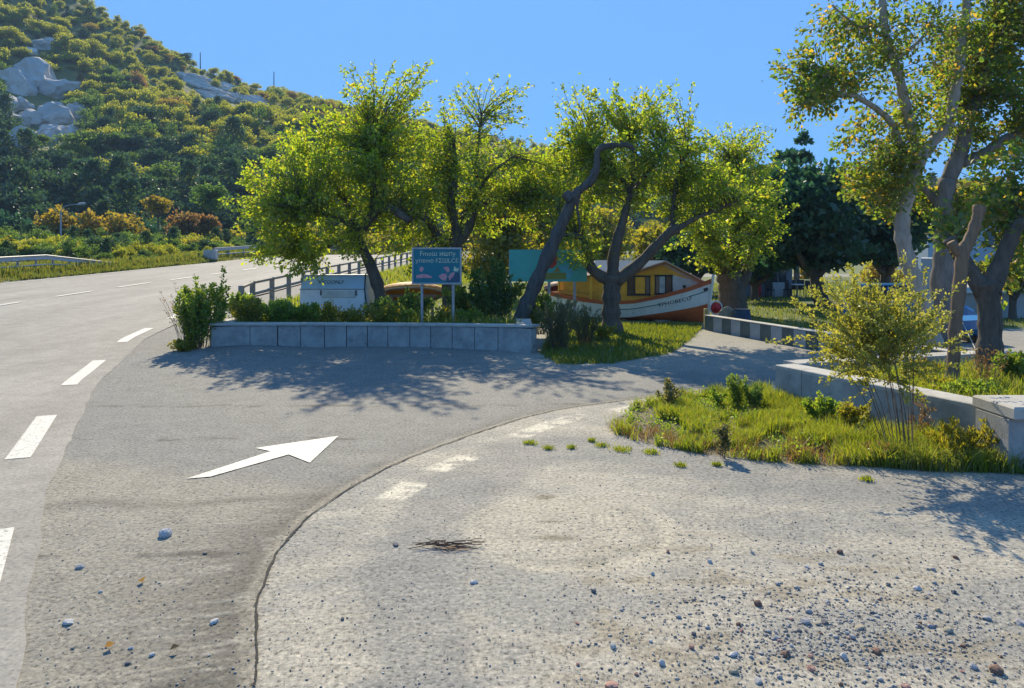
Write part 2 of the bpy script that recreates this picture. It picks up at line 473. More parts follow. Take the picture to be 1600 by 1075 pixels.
def asphalt(name, attr=None, col=(.17, .165, .155), grain=1.0):
    m = bpy.data.materials.new(name); m.use_nodes = True; t = m.node_tree; L = t.links
    p = t.nodes['Principled BSDF']; p.inputs['Roughness'].default_value = .88; p.inputs['Specular IOR Level'].default_value = .25
    g = nd(t, "ShaderNodeNewGeometry")
    if attr:
        a = nd(t, "ShaderNodeAttribute", attribute_name=attr); base = a.outputs['Color']
    else:
        n = nd(t, "ShaderNodeTexNoise", Scale=.35, Detail=6, Roughness=.6); mp = nd(t, "ShaderNodeMapping"); mp.inputs['Scale'].default_value = (1.6, .35, 1)
        L.new(g.outputs['Position'], mp.inputs['Vector']); L.new(mp.outputs['Vector'], n.inputs['Vector'])
        r = ramp_node(t, [(.33, tuple(c * .84 for c in col)), (.66, tuple(c * 1.12 for c in col))]); L.new(n.outputs['Fac'], r.inputs['Fac']); base = r.outputs['Color']
    # aggregate: two sizes of speckle
    f1 = nd(t, "ShaderNodeTexNoise", Scale=27, Detail=5, Roughness=.8); L.new(g.outputs['Position'], f1.inputs['Vector'])
    r1 = ramp_node(t, [(.36, (.22, .22, .23)), (.46, (.92, .92, .92)), (.54, (1.04, 1.04, 1.03)), (.64, (1.65, 1.62, 1.55))]); L.new(f1.outputs['Fac'], r1.inputs['Fac'])
    f2 = nd(t, "ShaderNodeTexVoronoi", Scale=15); L.new(g.outputs['Position'], f2.inputs['Vector'])
    r2 = ramp_node(t, [(.0, (.25, .24, .23)), (.16, (.5, .5, .49)), (.27, (1, 1, 1)), (1, (1.06, 1.06, 1.04))]); L.new(f2.outputs['Distance'], r2.inputs['Fac'])
    f3 = nd(t, "ShaderNodeTexNoise", Scale=2.4, Detail=8, Roughness=.72); L.new(g.outputs['Position'], f3.inputs['Vector'])
    r3 = ramp_node(t, [(.3, (.8, .8, .8)), (.7, (1.18, 1.17, 1.15))]); L.new(f3.outputs['Fac'], r3.inputs['Fac'])
    out = base
    for r, f in ((r1, .95 * grain), (r2, .7 * grain), (r3, .9)):
        mu = nd(t, "ShaderNodeMixRGB", blend_type='MULTIPLY'); mu.inputs['Fac'].default_value = f
        L.new(out, mu.inputs['Color1']); L.new(r.outputs['Color'], mu.inputs['Color2']); out = mu.outputs['Color']
    # fine wandering cracks
    L.new(out, p.inputs['Base Color'])
    ad = nd(t, "ShaderNodeMath", operation='ADD'); L.new(f1.outputs['Fac'], ad.inputs[0]); L.new(f2.outputs['Distance'], ad.inputs[1])
    b = nd(t, "ShaderNodeBump", Strength=.4 * grain, Distance=.012); L.new(ad.outputs[0], b.inputs['Height']); L.new(b.outputs['Normal'], p.inputs['Normal'])
    MATS[name] = m
    return m
ground = link_mesh("ground", me, asphalt("apron_asphalt", "wear"))
tag(ground, kind='structure')

# seam: a broken dark crack between slip lane and apron
rg = np.random.default_rng(4)
def ribbon(pts, w, z, jit=0.0, seed=0):
    pts = np.asarray(pts); d = np.gradient(pts, axis=0); d /= np.linalg.norm(d, axis=1)[:, None] + 1e-9
    n = np.stack([d[:, 1], -d[:, 0]], 1); r = np.random.default_rng(seed)
    w = np.broadcast_to(w, len(pts))
    a = pts + n * (w / 2 * (1 + jit * r.normal(size=len(pts))))[:, None]; b = pts - n * (w / 2 * (1 + jit * r.normal(size=len(pts))))[:, None]
    zz = np.broadcast_to(z, len(pts)) if not callable(z) else None
    za = z(a[:, 0], a[:, 1]) if callable(z) else zz; zb = z(b[:, 0], b[:, 1]) if callable(z) else zz
    V = np.concatenate([np.c_[a, za], np.c_[b, zb]]); k = len(pts); i = np.arange(k - 1)
    return V, np.stack([i, i + 1, i + 1 + k, i + k], 1)
def resample(pts, step):
    pts = np.asarray(pts, float); s = np.r_[0, np.cumsum(np.hypot(*np.diff(pts[:, :2], axis=0).T))]
    q = np.arange(0, s[-1], step)
    return np.stack([np.interp(q, s, pts[:, k]) for k in range(pts.shape[1])], 1)
sp = resample(SEAM[6:-4], .035)
sp = sp + (np.stack([vn(sp[:, 1] * 5, sp[:, 0] * 5, 2), vn(sp[:, 0] * 5, sp[:, 1] * 5, 9)], 1) - .5) * .035
wv = .009 + .014 * vn(sp[:, 1] * 6, sp[:, 0] * 6, 4)
apron_top = lambda x, y: .009 + 0 * x
V, F = ribbon(sp, wv, apron_top, .3, 3)
crack = link_mesh("pavement_crack", mesh_arrays("pavement_crack", V, [F]), mat("crack_tar", (.03, .028, .025), rough=.95, bump=.3))
tag(crack, kind='structure')

# ------------------------------------------------------------------ road sheet
ys = np.concatenate([np.arange(-20, 3, 1.5), np.arange(3, 30, .25), np.arange(30, 200, .8)])
us = np.linspace(0, 1, 25)
rr_ = road_right(ys)
rs = smooth_curve(np.stack([rr_[::4], ys[::4]], 1), 6)
rs = resample(rs, .3)
d = np.gradient(rs, axis=0); d /= np.linalg.norm(d, axis=1)[:, None]
nn = np.stack([-d[:, 1], d[:, 0]], 1)                       # to the left
CR = (rs, nn)
UU = np.concatenate([[0, .15], np.linspace(.6, ROADW, 22)])
def road_lift(Y): return .006 + .05 * ss(18, 34, Y)
RP = rs[:, None, :] + nn[:, None, :] * UU[None, :, None]
RZ = np.maximum(ramp(RP[..., 1]), 0) * np.where(True, 1, 1)
RZ = RZ + road_lift(RP[..., 1]) + .02 * ss(0, .3, UU)[None, :] * ss(15, 30, RP[..., 1])
edgew = (fbm(rs[:, 1] * 3, rs[:, 0] * 3, 6) - .5) * .10
RP[:, 0, 0] += edgew
nr, nu = RZ.shape
idx = np.arange(nr * nu).reshape(nr, nu)
me = mesh_arrays("road", np.concatenate([RP, RZ[..., None]], -1).reshape(-1, 3), [np.stack([idx[:-1, :-1], idx[1:, :-1], idx[1:, 1:], idx[:-1, 1:]], -1).reshape(-1, 4)[:, ::-1]])
me.polygons.foreach_set("use_smooth", np.ones(len(me.polygons), bool))
road = link_mesh("road", me, asphalt("road_asphalt", None, (.300, .280, .245), .5))
tag(road, kind='structure')
def road_z(x, y): return ramp(y) + road_lift(np.asarray(y)) + .02 * ss(15, 30, y)

# painted marks -------------------------------------------------------------
def paint_mat():
    m = bpy.data.materials.new("road_paint"); m.use_nodes = True; t = m.node_tree; L = t.links
    p = t.nodes['Principled BSDF']; p.inputs['Roughness'].default_value = .7
    g = nd(t, "ShaderNodeNewGeometry")
    n = nd(t, "ShaderNodeTexNoise", Scale=9, Detail=9, Roughness=.8); L.new(g.outputs['Position'], n.inputs['Vector'])
    r = ramp_node(t, [(.33, (.30, .285, .25)), (.41, (.52, .50, .44)), (.50, (.58, .555, .485)), (.7, (.66, .63, .555))]); L.new(n.outputs['Fac'], r.inputs['Fac'])
    n2 = nd(t, "ShaderNodeTexNoise", Scale=34, Detail=4); L.new(g.outputs['Position'], n2.inputs['Vector'])
    r2 = ramp_node(t, [(.34, (.45, .45, .45)), (.46, (1, 1, 1))]); L.new(n2.outputs['Fac'], r2.inputs['Fac'])
    mu = nd(t, "ShaderNodeMixRGB", blend_type='MULTIPLY'); mu.inputs['Fac'].default_value = 1
    L.new(r.outputs['Color'], mu.inputs['Color1']); L.new(r2.outputs['Color'], mu.inputs['Color2']); L.new(mu.outputs['Color'], p.inputs['Base Color'])
    b = nd(t, "ShaderNodeBump", Strength=.3, Distance=.01); L.new(n2.outputs['Fac'], b.inputs['Height']); L.new(b.outputs['Normal'], p.inputs['Normal'])
    return m
PAINT = paint_mat()
def road_off(s0, s1, off, w):
    """a painted bar along the road between two runs"""
    cs = np.r_[0, np.cumsum(np.hypot(*np.diff(rs, axis=0).T))]
    q = np.arange(s0, s1 + .01, .3)
    c = np.stack([np.interp(q, cs, rs[:, k]) for k in (0, 1)], 1) + np.stack([np.interp(q, cs, nn[:, k]) for k in (0, 1)], 1) * off
    V, F = ribbon(c, w, lambda x, y: road_z(x, y) + .006 + .015 * ss(20, 35, y))
    return V, F[:, ::-1]
cs = np.r_[0, np.cumsum(np.hypot(*np.diff(rs, axis=0).T))]
def run_at(Y): return float(np.interp(Y, rs[:, 1], cs))
EDGE = [(5.5, 7.1), (9.5, 12.0), (14.6, 17.5), (20.2, 22.9), (25.2, 29.6), (31.5, 36)]
for i, (a, b) in enumerate(EDGE):
    V, F = road_off(run_at(a), run_at(b), 0.35 if i == 0 else .48, .27)
    o = link_mesh("edge_line_dash", mesh_arrays("edge_line_dash", V, [F]), PAINT)
    tag(o, kind='structure')
for i in range(10):
    a = 27.6 + i * 5.3
    V, F = road_off(run_at(a), run_at(a + 3.0), 8.3, .24)
    o = link_mesh("centre_line_dash", mesh_arrays("centre_line_dash", V, [F]), PAINT); tag(o, kind='structure')
V, F = road_off(run_at(14), run_at(130), ROADW - .5, .16)
tag(link_mesh("far_edge_line", mesh_arrays("far_edge_line", V, [F]), PAINT), kind='structure')
ar = [gp(*q) for q in [(291, 749), (328, 746), (451, 711), (484, 724), (529, 682), (399, 701), (423, 706)]]
me = bpy.data.meshes.new("turn_arrow"); me.from_pydata([(p.x, p.y, .009) for p in ar], [], [(0, 1, 2, 6), (2, 3, 4, 5, 6)])
tag(link_mesh("turn_arrow", me, PAINT), kind='structure')

# ------------------------------------------------------------------ hill
hx = np.linspace(-460, 460, 230); hy = np.concatenate([np.linspace(88, 345, 120), np.linspace(350, 620, 14)])
HX, HY = np.meshgrid(hx, hy)
HZ = hill_z(HX, HY)
idx = np.arange(HX.size).reshape(HX.shape)
me = mesh_arrays("hill", np.stack([HX, HY, HZ], -1).reshape(-1, 3), [np.stack([idx[:-1, :-1], idx[:-1, 1:], idx[1:, 1:], idx[1:, :-1]], -1).reshape(-1, 4)])
me.polygons.foreach_set("use_smooth", np.ones(len(me.polygons), bool))
hm = mat("hill_scrub", (.17, .17, .055), (.09, .11, .035), scale=.12, rough=1, bump=1, bscale=.6, detail=9)
tag(link_mesh("hill", me, hm), kind='structure')

# ------------------------------------------------------------------ foliage machinery
def unit(v): return v / (np.linalg.norm(v, axis=-1, keepdims=True) + 1e-9)
def leaf_arrays(P, D, size, rg, aspect=.32, fold=.25):
    n = len(P); D = unit(D)
    S = unit(np.cross(D, unit(rg.normal(size=(n, 3)))))
    N = np.cross(S, D)
    sz = np.asarray(size)[:, None] if np.ndim(size) else size
    a = P; m = P + D * sz * .5
    V = np.empty((n, 4, 3), np.float32)
    V[:, 0] = a; V[:, 1] = m + S * sz * aspect + N * sz * fold * .4; V[:, 2] = P + D * sz - N * sz * .12; V[:, 3] = m - S * sz * aspect + N * sz * fold * .4
    i = np.arange(n)[:, None] * 4
    return V.reshape(-1, 3), np.concatenate([i + np.array([[0, 1, 2]]), i + np.array([[0, 2, 3]])])
def join(parts):
    Vs = []; Fs = []; o = 0
    for V, F in parts:
        Vs.append(V); Fs.append(F + o); o += len(V)
    return np.concatenate(Vs), np.concatenate(Fs)
def tubes_arrays(paths, r0, r1, seg=3):
    """many thin tapered tubes; paths (n,k,3)"""
    n, k, _ = paths.shape
    d = unit(np.gradient(paths, axis=1)); ref = np.array([.31, .52, .8])
    a = unit(np.cross(d, ref)); b = np.cross(d, a)
    t = np.linspace(0, 1, k)[None, :, None, None]
    r = (np.reshape(r0, (-1, 1, 1, 1)) * (1 - t) + np.reshape(r1, (-1, 1, 1, 1)) * t)
    th = 2 * np.pi * np.arange(seg) / seg
    V = paths[:, :, None, :] + r * (a[:, :, None, :] * np.cos(th)[None, None, :, None] + b[:, :, None, :] * np.sin(th)[None, None, :, None])
    ii = np.arange(n * k * seg).reshape(n, k, seg)
    q = np.stack([ii[:, :-1, :], np.roll(ii, -1, 2)[:, :-1, :], np.roll(ii, -1, 2)[:, 1:, :], ii[:, 1:, :]], -1).reshape(-1, 4)
    return V.reshape(-1, 3), q

def limb(pts, radii, rg, seg=9, knob=.12, step=.22):
    c = smooth_curve([tuple(p) for p in pts], 5)
    r = np.interp(np.linspace(0, 1, len(c)), np.linspace(0, 1, len(radii)), radii)
    r = r * (1 + knob * (rg.random(len(c)) - .5) * 2)
    return c, r

def shoot_tree(name, base, label, limbs, clouds, n_shoots, leaf, lmat, bmat, seed, group=None, per_m=38, spread=.16, spikes=0, spike_box=None,
               fill=0, up=.35, rad=.016, droop=0.0, seg=9, knob=.13, cat="tree", minup=-9):
    """limbs: [(points, radii)]; clouds: [(centre, radii, weight)] - shoots grow from the limbs into the clouds and carry the leaves"""
    rg = np.random.default_rng(seed)
    root = thing(name, base, label, cat, group)
    o = np.array(base)
    tb = MB(); anchors = []
    for li, (pts, rad_) in enumerate(limbs):
        c, r = limb(pts, rad_, rg, knob=knob)
        tb.tube([Vector(p) for p in c], list(r), seg=seg)
        k0 = 0 if li else int(len(c) * .55)
        anchors.append(np.c_[c[k0:], r[k0:]])
    tb.make("trunk", bmat, root, smooth=True)
    A = np.concatenate(anchors)
    w = np.array([c[2] for c in clouds], float); w /= w.sum()
    which = rg.choice(len(clouds), n_shoots, p=w)
    cc = np.array([tuple(c[0]) for c in clouds])[which]; cr = np.array([c[1] for c in clouds])[which]
    dirs = unit(rg.normal(size=(n_shoots, 3)))
    T = cc + dirs * cr * (rg.random((n_shoots, 1)) ** .38) * (1 + .12 * rg.normal(size=(n_shoots, 1)))
    if spikes and spike_box is not None:
        lo, hi = np.array(spike_box[0]), np.array(spike_box[1])
        T = np.concatenate([T, lo + rg.random((spikes, 3)) * (hi - lo)])
    n = len(T)
    cost = np.linalg.norm(T[:, None, :] - A[None, :, :3], axis=2) + rg.random((n, len(A))) * 1.1 + np.clip(A[None, :, 2] - T[:, None, 2], 0, 9) * .5
    k = cost.argmin(1); O = A[k, :3]
    L = np.linalg.norm(T - O, axis=1)
    t = np.linspace(0, 1, 6)[None, :, None]
    mid = (O + T) / 2 + np.array([0, 0, 1]) * (up * L[:, None] * .35) + rg.normal(size=(n, 3)) * (.07 * L[:, None])
    paths = O[:, None] * (1 - t) ** 2 + 2 * mid[:, None] * t * (1 - t) + T[:, None] * t ** 2
    paths[:, :, 2] -= droop * (t[..., 0] ** 2) * L[:, None]
    V, F = tubes_arrays(paths, rad * (.6 + L * .28), np.full(n, .004))
    br = mesh_arrays("branches", V - o, [F]); link_mesh("branches", br, bmat, root)
    # leaves along each shoot
    cnt = np.maximum(4, (L * per_m * (.6 + .8 * rg.random(n)))).astype(int)
    if spikes: cnt[-spikes:] = (cnt[-spikes:] * .55).astype(int)
    sid = np.repeat(np.arange(n), cnt); tt = 1 - (rg.random(len(sid)) ** 1.35) * .86
    pos = O[sid] * ((1 - tt) ** 2)[:, None] + 2 * mid[sid] * (tt * (1 - tt))[:, None] + T[sid] * (tt ** 2)[:, None]
    pos[:, 2] -= droop * tt ** 2 * L[sid]
    tang = unit(2 * (1 - tt)[:, None] * (mid[sid] - O[sid]) + 2 * tt[:, None] * (T[sid] - mid[sid]))
    off = np.clip(rg.normal(size=pos.shape), -1.5, 1.5); sp_ = spread * np.where(sid >= n - spikes, .35, 1.0)
    pos = pos + off * sp_[:, None] * (1.15 - tt * .75)[:, None]
    D = unit(tang * .7 + unit(off) * .9 + np.array([0, 0, -.35]))
    parts = [leaf_arrays(pos, D, leaf * (.65 + .7 * rg.random(len(pos))), rg)]
    if fill:
        wh = rg.choice(n, fill); p2 = T[wh] + rg.normal(size=(fill, 3)) * .15
        parts.append(leaf_arrays(p2, rg.normal(size=(fill, 3)) + np.array([0, 0, -.3]), leaf * (.65 + .7 * rg.random(fill)), rg))
    V, F = join(parts)
    if minup > -9:
        keep = V.reshape(-1, 4, 3)[:, 0, 2] > minup
        V = V.reshape(-1, 4, 3)[keep].reshape(-1, 3); nl = keep.sum(); i = np.arange(nl)[:, None] * 4
        F = np.concatenate([i + np.array([[0, 1, 2]]), i + np.array([[0, 2, 3]])])
    link_mesh("crown", mesh_arrays("crown", V - o, [F]), lmat, root)
    return root

def clump_crown(rg, rad, n_clump, n_leaf, leaf, shape='round', aspect=.36):
    """a crown of leaf clumps about the origin's column; z from 0 up"""
    c = []
    for _ in range(n_clump):
        dvec = unit(rg.normal(size=3)); q = rg.random() ** .45
        p = dvec * q * np.array(rad) * .78
        if shape == 'cone':
            h = rg.random() ** 1.3; a = rg.random() * 6.283; w = (1 - h) * .92 + .06
            p = np.array([math.cos(a) * rad[0] * w * rg.random() ** .5, math.sin(a) * rad[1] * w * rg.random() ** .5, (h * 2 - 1) * rad[2]])
        if shape == 'flat':
            p = dvec * q * np.array(rad); p[2] = round(p[2] / (rad[2] * .55)) * rad[2] * .55
        c.append((p, (.22 + .22 * rg.random())))
    P = []; D = []
    for p, s in c:
        m = n_leaf // n_clump; v = unit(rg.normal(size=(m, 3))); v[:, 2] = np.abs(v[:, 2]) * .9 + v[:, 2] * .1
        r = np.array(rad) * s * 1.25 if shape != 'flat' else np.array([rad[0] * s, rad[1] * s, rad[2] * .22])
        P.append(p + v * r * (rg.random((m, 1)) ** .4)); D.append(v + rg.normal(size=(m, 3)) * .7)
    P = np.concatenate(P); D = np.concatenate(D)
    return leaf_arrays(P, D, leaf * (.6 + .8 * rg.random(len(P))), rg, aspect=aspect)

def blades(P, H, rg, width=.012, lean=.45):
    n = len(P); a = rg.random(n) * 6.283
    S = np.stack([np.cos(a), np.sin(a), 0 * a], 1) * (width * (.6 + .8 * rg.random(n)))[:, None]
    b = rg.random(n) * 6.283; le = lean * H * rg.random(n)
    T = P + np.stack([np.cos(b) * le, np.sin(b) * le, H], 1)
    M = P + np.stack([np.cos(b) * le * .3, np.sin(b) * le * .3, H * .55], 1)
    V = np.stack([P - S, P + S, M + S * .8, M - S * .8, T], 1).reshape(-1, 3)
    i = np.arange(n)[:, None] * 5
    return V, np.concatenate([i + np.array([[0, 1, 2]]), i + np.array([[0, 2, 3]]), i + np.array([[3, 2, 4]])])
# ------------------------------------------------------------------ leaf and bark materials
L_MUL = leafmat("leaf_mulberry", [(0.087, 0.147, 0.023), (0.147, 0.216, 0.027), (0.234, 0.265, 0.031), (0.166, 0.226, 0.027), (0.313, 0.265, 0.039)], .62, (2.7, 2.65, .8))
L_PLANE = leafmat("leaf_plane", [(0.063, 0.117, 0.024), (0.099, 0.153, 0.029), (0.153, 0.179, 0.032), (0.089, 0.143, 0.026), (0.340, 0.197, 0.036)], .6, (2.5, 2.5, .9))
L_YEL = leafmat("leaf_yellow_green", [(0.129, 0.159, 0.021), (0.186, 0.201, 0.026), (0.245, 0.215, 0.031)], .55, (2.3, 2.0, .9))
L_DARK = leafmat("leaf_evergreen", [(0.025, 0.076, 0.046), (0.037, 0.101, 0.055), (0.055, 0.121, 0.053)], .35, (1.6, 1.8, 1.2))
L_MID = leafmat("leaf_green", [(0.058, 0.118, 0.031), (0.088, 0.156, 0.035), (0.126, 0.186, 0.040)], .45, (2.0, 2.0, 1.0))
L_OCH = leafmat("leaf_ochre", [(.20, .175, .024), (.28, .215, .03), (.34, .23, .03), (.15, .155, .024)], .5, (1.8, 1.7, .8))
L_RED = leafmat("leaf_russet", [(.24, .14, .05), (.30, .17, .06), (.20, .14, .05), (.18, .16, .04)], .45, (1.6, 1.4, .9))
H_DARK = leafmat("hill_dark", [(0.026, 0.060, 0.036), (0.036, 0.079, 0.043), (0.054, 0.102, 0.041), (0.072, 0.114, 0.036)], .35, (1.7, 1.8, 1.1))
H_MID = leafmat("hill_green", [(0.060, 0.114, 0.026), (0.090, 0.150, 0.029), (0.120, 0.168, 0.031)], .5, (2, 2, .9))
H_YEL = leafmat("hill_yellow", [(.175, .205, .024), (.22, .24, .028), (.275, .26, .034), (.15, .185, .026)], .55, (2.15, 2.1, .8))
L_SHRUB = leafmat("leaf_shrub", [(0.084, 0.158, 0.030), (0.146, 0.220, 0.033), (0.230, 0.261, 0.041)], .5, (2.3, 2.2, .9))
L_SAGE = leafmat("leaf_sage", [(0.108, 0.126, 0.054), (0.144, 0.150, 0.060), (0.192, 0.180, 0.072), (0.168, 0.168, 0.108)], .45, (1.8, 1.7, 1.0))
L_TAM = leafmat("leaf_tamarisk", [(0.188, 0.216, 0.037), (0.263, 0.271, 0.046), (0.356, 0.329, 0.085)], .5, (2.0, 1.9, .9))
GRASS = leafmat("grass_blade", [(.095, .14, .016), (.15, .19, .018), (.21, .215, .024), (.13, .175, .018), (.28, .23, .07)], .52, (2.3, 2.3, .8))
LAWNM = leafmat("lawn_blade", [(0.069, 0.115, 0.016), (0.115, 0.149, 0.018), (0.172, 0.172, 0.025)], .5, (2.2, 2.1, .8))
DRYG = leafmat("dry_grass", [(.24, .15, .05), (.30, .20, .08), (.16, .10, .035)], .4, (1.5, 1.3, .9))
B_DARK = bark("bark_dark", (.17, .14, .11), (.065, .055, .047))
B_GREY = bark("bark_grey", (.27, .245, .215), (.10, .09, .08), 8)
B_PALE = bark("bark_pale", (.46, .41, .34), (.25, .21, .17), 5, .35, .4)
B_BROWN = bark("bark_brown", (.30, .21, .135), (.12, .08, .055), 7, .18)
TWIG = mat("dry_twig", (.16, .12, .075), rough=.9)

def pl(pts, Y):
    """pixel polyline -> points, Y a number or one per point"""
    Ys = Y if hasattr(Y, '__len__') else [Y] * len(pts)
    return [px(x, y, q) for (x, y), q in zip(pts, Ys)]
def cl(x, y, Y, rx, rz, ry, w):
    """cloud from photo pixels: centre, half width, half height in px, depth half-size in m"""
    p = px(x, y, Y); return (p, (rx / FPX * Y, ry, rz / FPX * Y), w)

# ------------------------------------------------------------------ the mulberries behind the bed
YA = 24.5
shoot_tree("mulberry_tree", (px(597, 470, YA).x, YA, .15), "broad mulberry with a thin leaning trunk behind the white trailer",
    [(pl([(602, 508), (596, 470), (583, 425), (566, 388), (556, 366)], YA), (.25, .21, .19, .16, .15)),
     (pl([(556, 368), (540, 345), (505, 335), (470, 330)], [YA, YA, 24, 23.4]), (.13, .11, .08, .05)),
     (pl([(558, 370), (535, 372), (505, 390), (480, 400)], [YA, YA, 24.4, 24]), (.12, .08, .06, .03)),
     (pl([(557, 366), (580, 330), (583, 270), (585, 220)], [YA, YA, YA, 25]), (.13, .11, .09, .05)),
     (pl([(560, 366), (600, 325), (640, 345)], [YA, 24, 23.6]), (.13, .14, .12)),
     (pl([(560, 360), (530, 300), (480, 260)], [YA, 25.4, 26]), (.1, .08, .05))],
    [cl(500, 300, 24, 125, 105, 2.2, 3), cl(440, 330, 24, 75, 75, 1.6, 1.5), cl(585, 250, 25, 95, 105, 2.2, 3), cl(470, 390, 23.5, 80, 45, 1.6, 1.1), cl(630, 320, 25, 70, 80, 2, 1.5), cl(520, 225, 25.5, 90, 60, 1.6, 1.2)],
    783, .112, L_MUL, B_DARK, 11, "mulberry trees along the bed", per_m=33, spread=.105, spikes=70, spike_box=(px(505, 180, 24.2), px(680, 104, 26)), fill=1500)
YB = 25.5
shoot_tree("mulberry_tree", (px(702, 470, YB).x, YB, .1), "pollarded mulberry forking just above the blue sign",
    [(pl([(704, 512), (703, 460), (704, 405), (706, 380)], YB), (.30, .28, .27, .27)),
     (pl([(704, 385), (680, 365), (668, 345), (640, 335), (600, 322)], [YB, YB, 25, 24.5, 24]), (.2, .15, .13, .11, .07)),
     (pl([(708, 385), (714, 355), (705, 320), (712, 270), (708, 215)], YB), (.22, .19, .14, .09, .05)),
     (pl([(712, 385), (732, 355), (745, 325), (775, 312), (815, 318)], [YB, YB, 25.5, 25.2, 25]), (.2, .17, .12, .08, .05)),
     (pl([(735, 350), (742, 300), (746, 230), (752, 180)], [YB, 26, 26, 26]), (.12, .09, .06, .03)),
     (pl([(715, 350), (760, 280), (800, 245)], [YB, 25, 24.6]), (.1, .06, .03))],
    [cl(700, 290, 25.5, 80, 90, 2.2, 3), cl(770, 290, 25.5, 90, 75, 2.0, 2.2), cl(690, 230, 26, 60, 60, 1.8, 1.2), cl(660, 390, 25, 50, 45, 1.4, .9), cl(838, 295, 25.5, 55, 70, 1.5, 2.2)],
    580, .112, L_MUL, B_DARK, 12, "mulberry trees along the bed", per_m=30, spread=.105, spikes=80, spike_box=(px(680, 215, 25), px(830, 135, 27)), fill=800)
YD = 24.0
shoot_tree("mulberry_tree", (px(957, 520, YD).x, YD, 0), "dark three-armed mulberry standing in front of the boat",
    [(pl([(957, 522), (955, 490), (956, 455), (957, 430)], YD), (.36, .29, .27, .30)),
     (pl([(952, 440), (925, 420), (918, 395), (908, 372), (880, 368), (862, 380)], [YD, YD, YD, YD, 23.7, 23.5]), (.2, .16, .13, .11, .08, .05)),
     (pl([(957, 435), (960, 395), (972, 350), (983, 310), (990, 275), (985, 215)], [YD, YD, YD, YD, 24.4, 25]), (.22, .17, .14, .11, .08, .04)),
     (pl([(962, 440), (995, 415), (1025, 385), (1048, 362), (1060, 358)], [YD, YD, 23.8, 23.6, 23.6]), (.22, .19, .16, .15, .17)),
     (pl([(1055, 360), (1085, 342), (1115, 330), (1150, 315)], [23.6, 23.5, 23.3, 23]), (.1, .07, .05, .03)),
     (pl([(1050, 360), (1052, 320), (1060, 270), (1075, 230)], [23.6, 24, 24.2, 24.5]), (.09, .07, .05, .03)),
     (pl([(985, 300), (960, 265), (930, 240)], [YD, 24.5, 25]), (.08, .06, .03)),
     (pl([(985, 300), (1020, 260), (1040, 220)], [YD, 23.6, 23.4]), (.08, .06, .03))],
    [cl(970, 240, 24.5, 105, 95, 2.3, 3.2), cl(1050, 275, 24.3, 90, 75, 2.1, 2.6), cl(895, 270, 25, 68, 75, 1.7, 1.9), cl(1120, 310, 24, 75, 60, 1.8, 1.5), cl(905, 385, 23.6, 45, 30, 1.0, .7), cl(985, 170, 24.8, 60, 25, 1.3, .6)],
    754, .112, L_MUL, B_DARK, 13, "mulberry trees along the bed", per_m=32, spread=.105, spikes=80, spike_box=(px(870, 205, 24), px(1080, 138, 26)), fill=1000)
YE = 31.0
shoot_tree("mulberry_tree", (px(1148, 488, YE).x, YE, 0), "thick two-armed mulberry just beyond the bow of the boat",
    [(pl([(1143, 494), (1145, 470), (1142, 445), (1138, 425)], YE), (.62, .54, .5, .5)),
     (pl([(1138, 430), (1120, 395), (1105, 360)], YE), (.34, .22, .14)),
     (pl([(1146, 470), (1160, 440), (1172, 410), (1180, 370)], YE), (.26, .24, .2, .12)),
     (pl([(1140, 425), (1148, 370), (1150, 300), (1145, 250)], YE), (.34, .2, .12, .05))],
    [cl(1150, 290, 31, 75, 85, 2.2, 3), cl(1110, 345, 30.5, 70, 70, 2.2, 1.8), cl(1185, 345, 31, 48, 70, 2.0, 1.3), cl(1130, 400, 30, 50, 30, 1.5, .7)],
    551, .125, L_MUL, B_DARK, 14, "mulberry trees along the bed", per_m=24, spread=.105, spikes=40, spike_box=(px(1090, 240, 30), px(1200, 200, 32)), fill=800)

# dead lopped trunk leaning across
rg = np.random.default_rng(77)
root = thing("dead_tree", (px(815, 492, 22.2).x, 22.2, .35), "bare lopped dead trunk leaning right with a hooked top", "dead tree")
tb = MB()
c, r = limb(pl([(808, 512), (822, 478), (838, 440), (858, 395), (880, 345), (897, 308), (908, 295), (922, 284), (932, 262), (933, 240), (940, 231), (962, 227), (982, 227), (991, 236)], 22.2),
    (.25, .23, .20, .19, .175, .165, .12, .13, .105, .09, .10, .078, .075, .06), rg, knob=.16)
tb.tube([Vector(p) for p in c], list(r), seg=11)
B_DEAD = bark("bark_dead", (.15, .135, .12), (.05, .045, .042), 9)
tb.make("trunk", B_DEAD, root, smooth=True)
tb = MB()
c, r = limb(pl([(905, 300), (902, 325), (906, 352), (905, 362)], 22.2), (.06, .04, .03, .025), rg); tb.tube([Vector(p) for p in c], list(r), seg=6)
tb.make("branch_stub", B_DEAD, root, smooth=True)
tb = MB(); c, r = limb(pl([(893, 312), (886, 304), (883, 300)], 22.1), (.17, .14, .12), rg); tb.tube([Vector(p) for p in c], list(r), seg=9)
tb.make("branch_stub", B_DEAD, root, smooth=True)

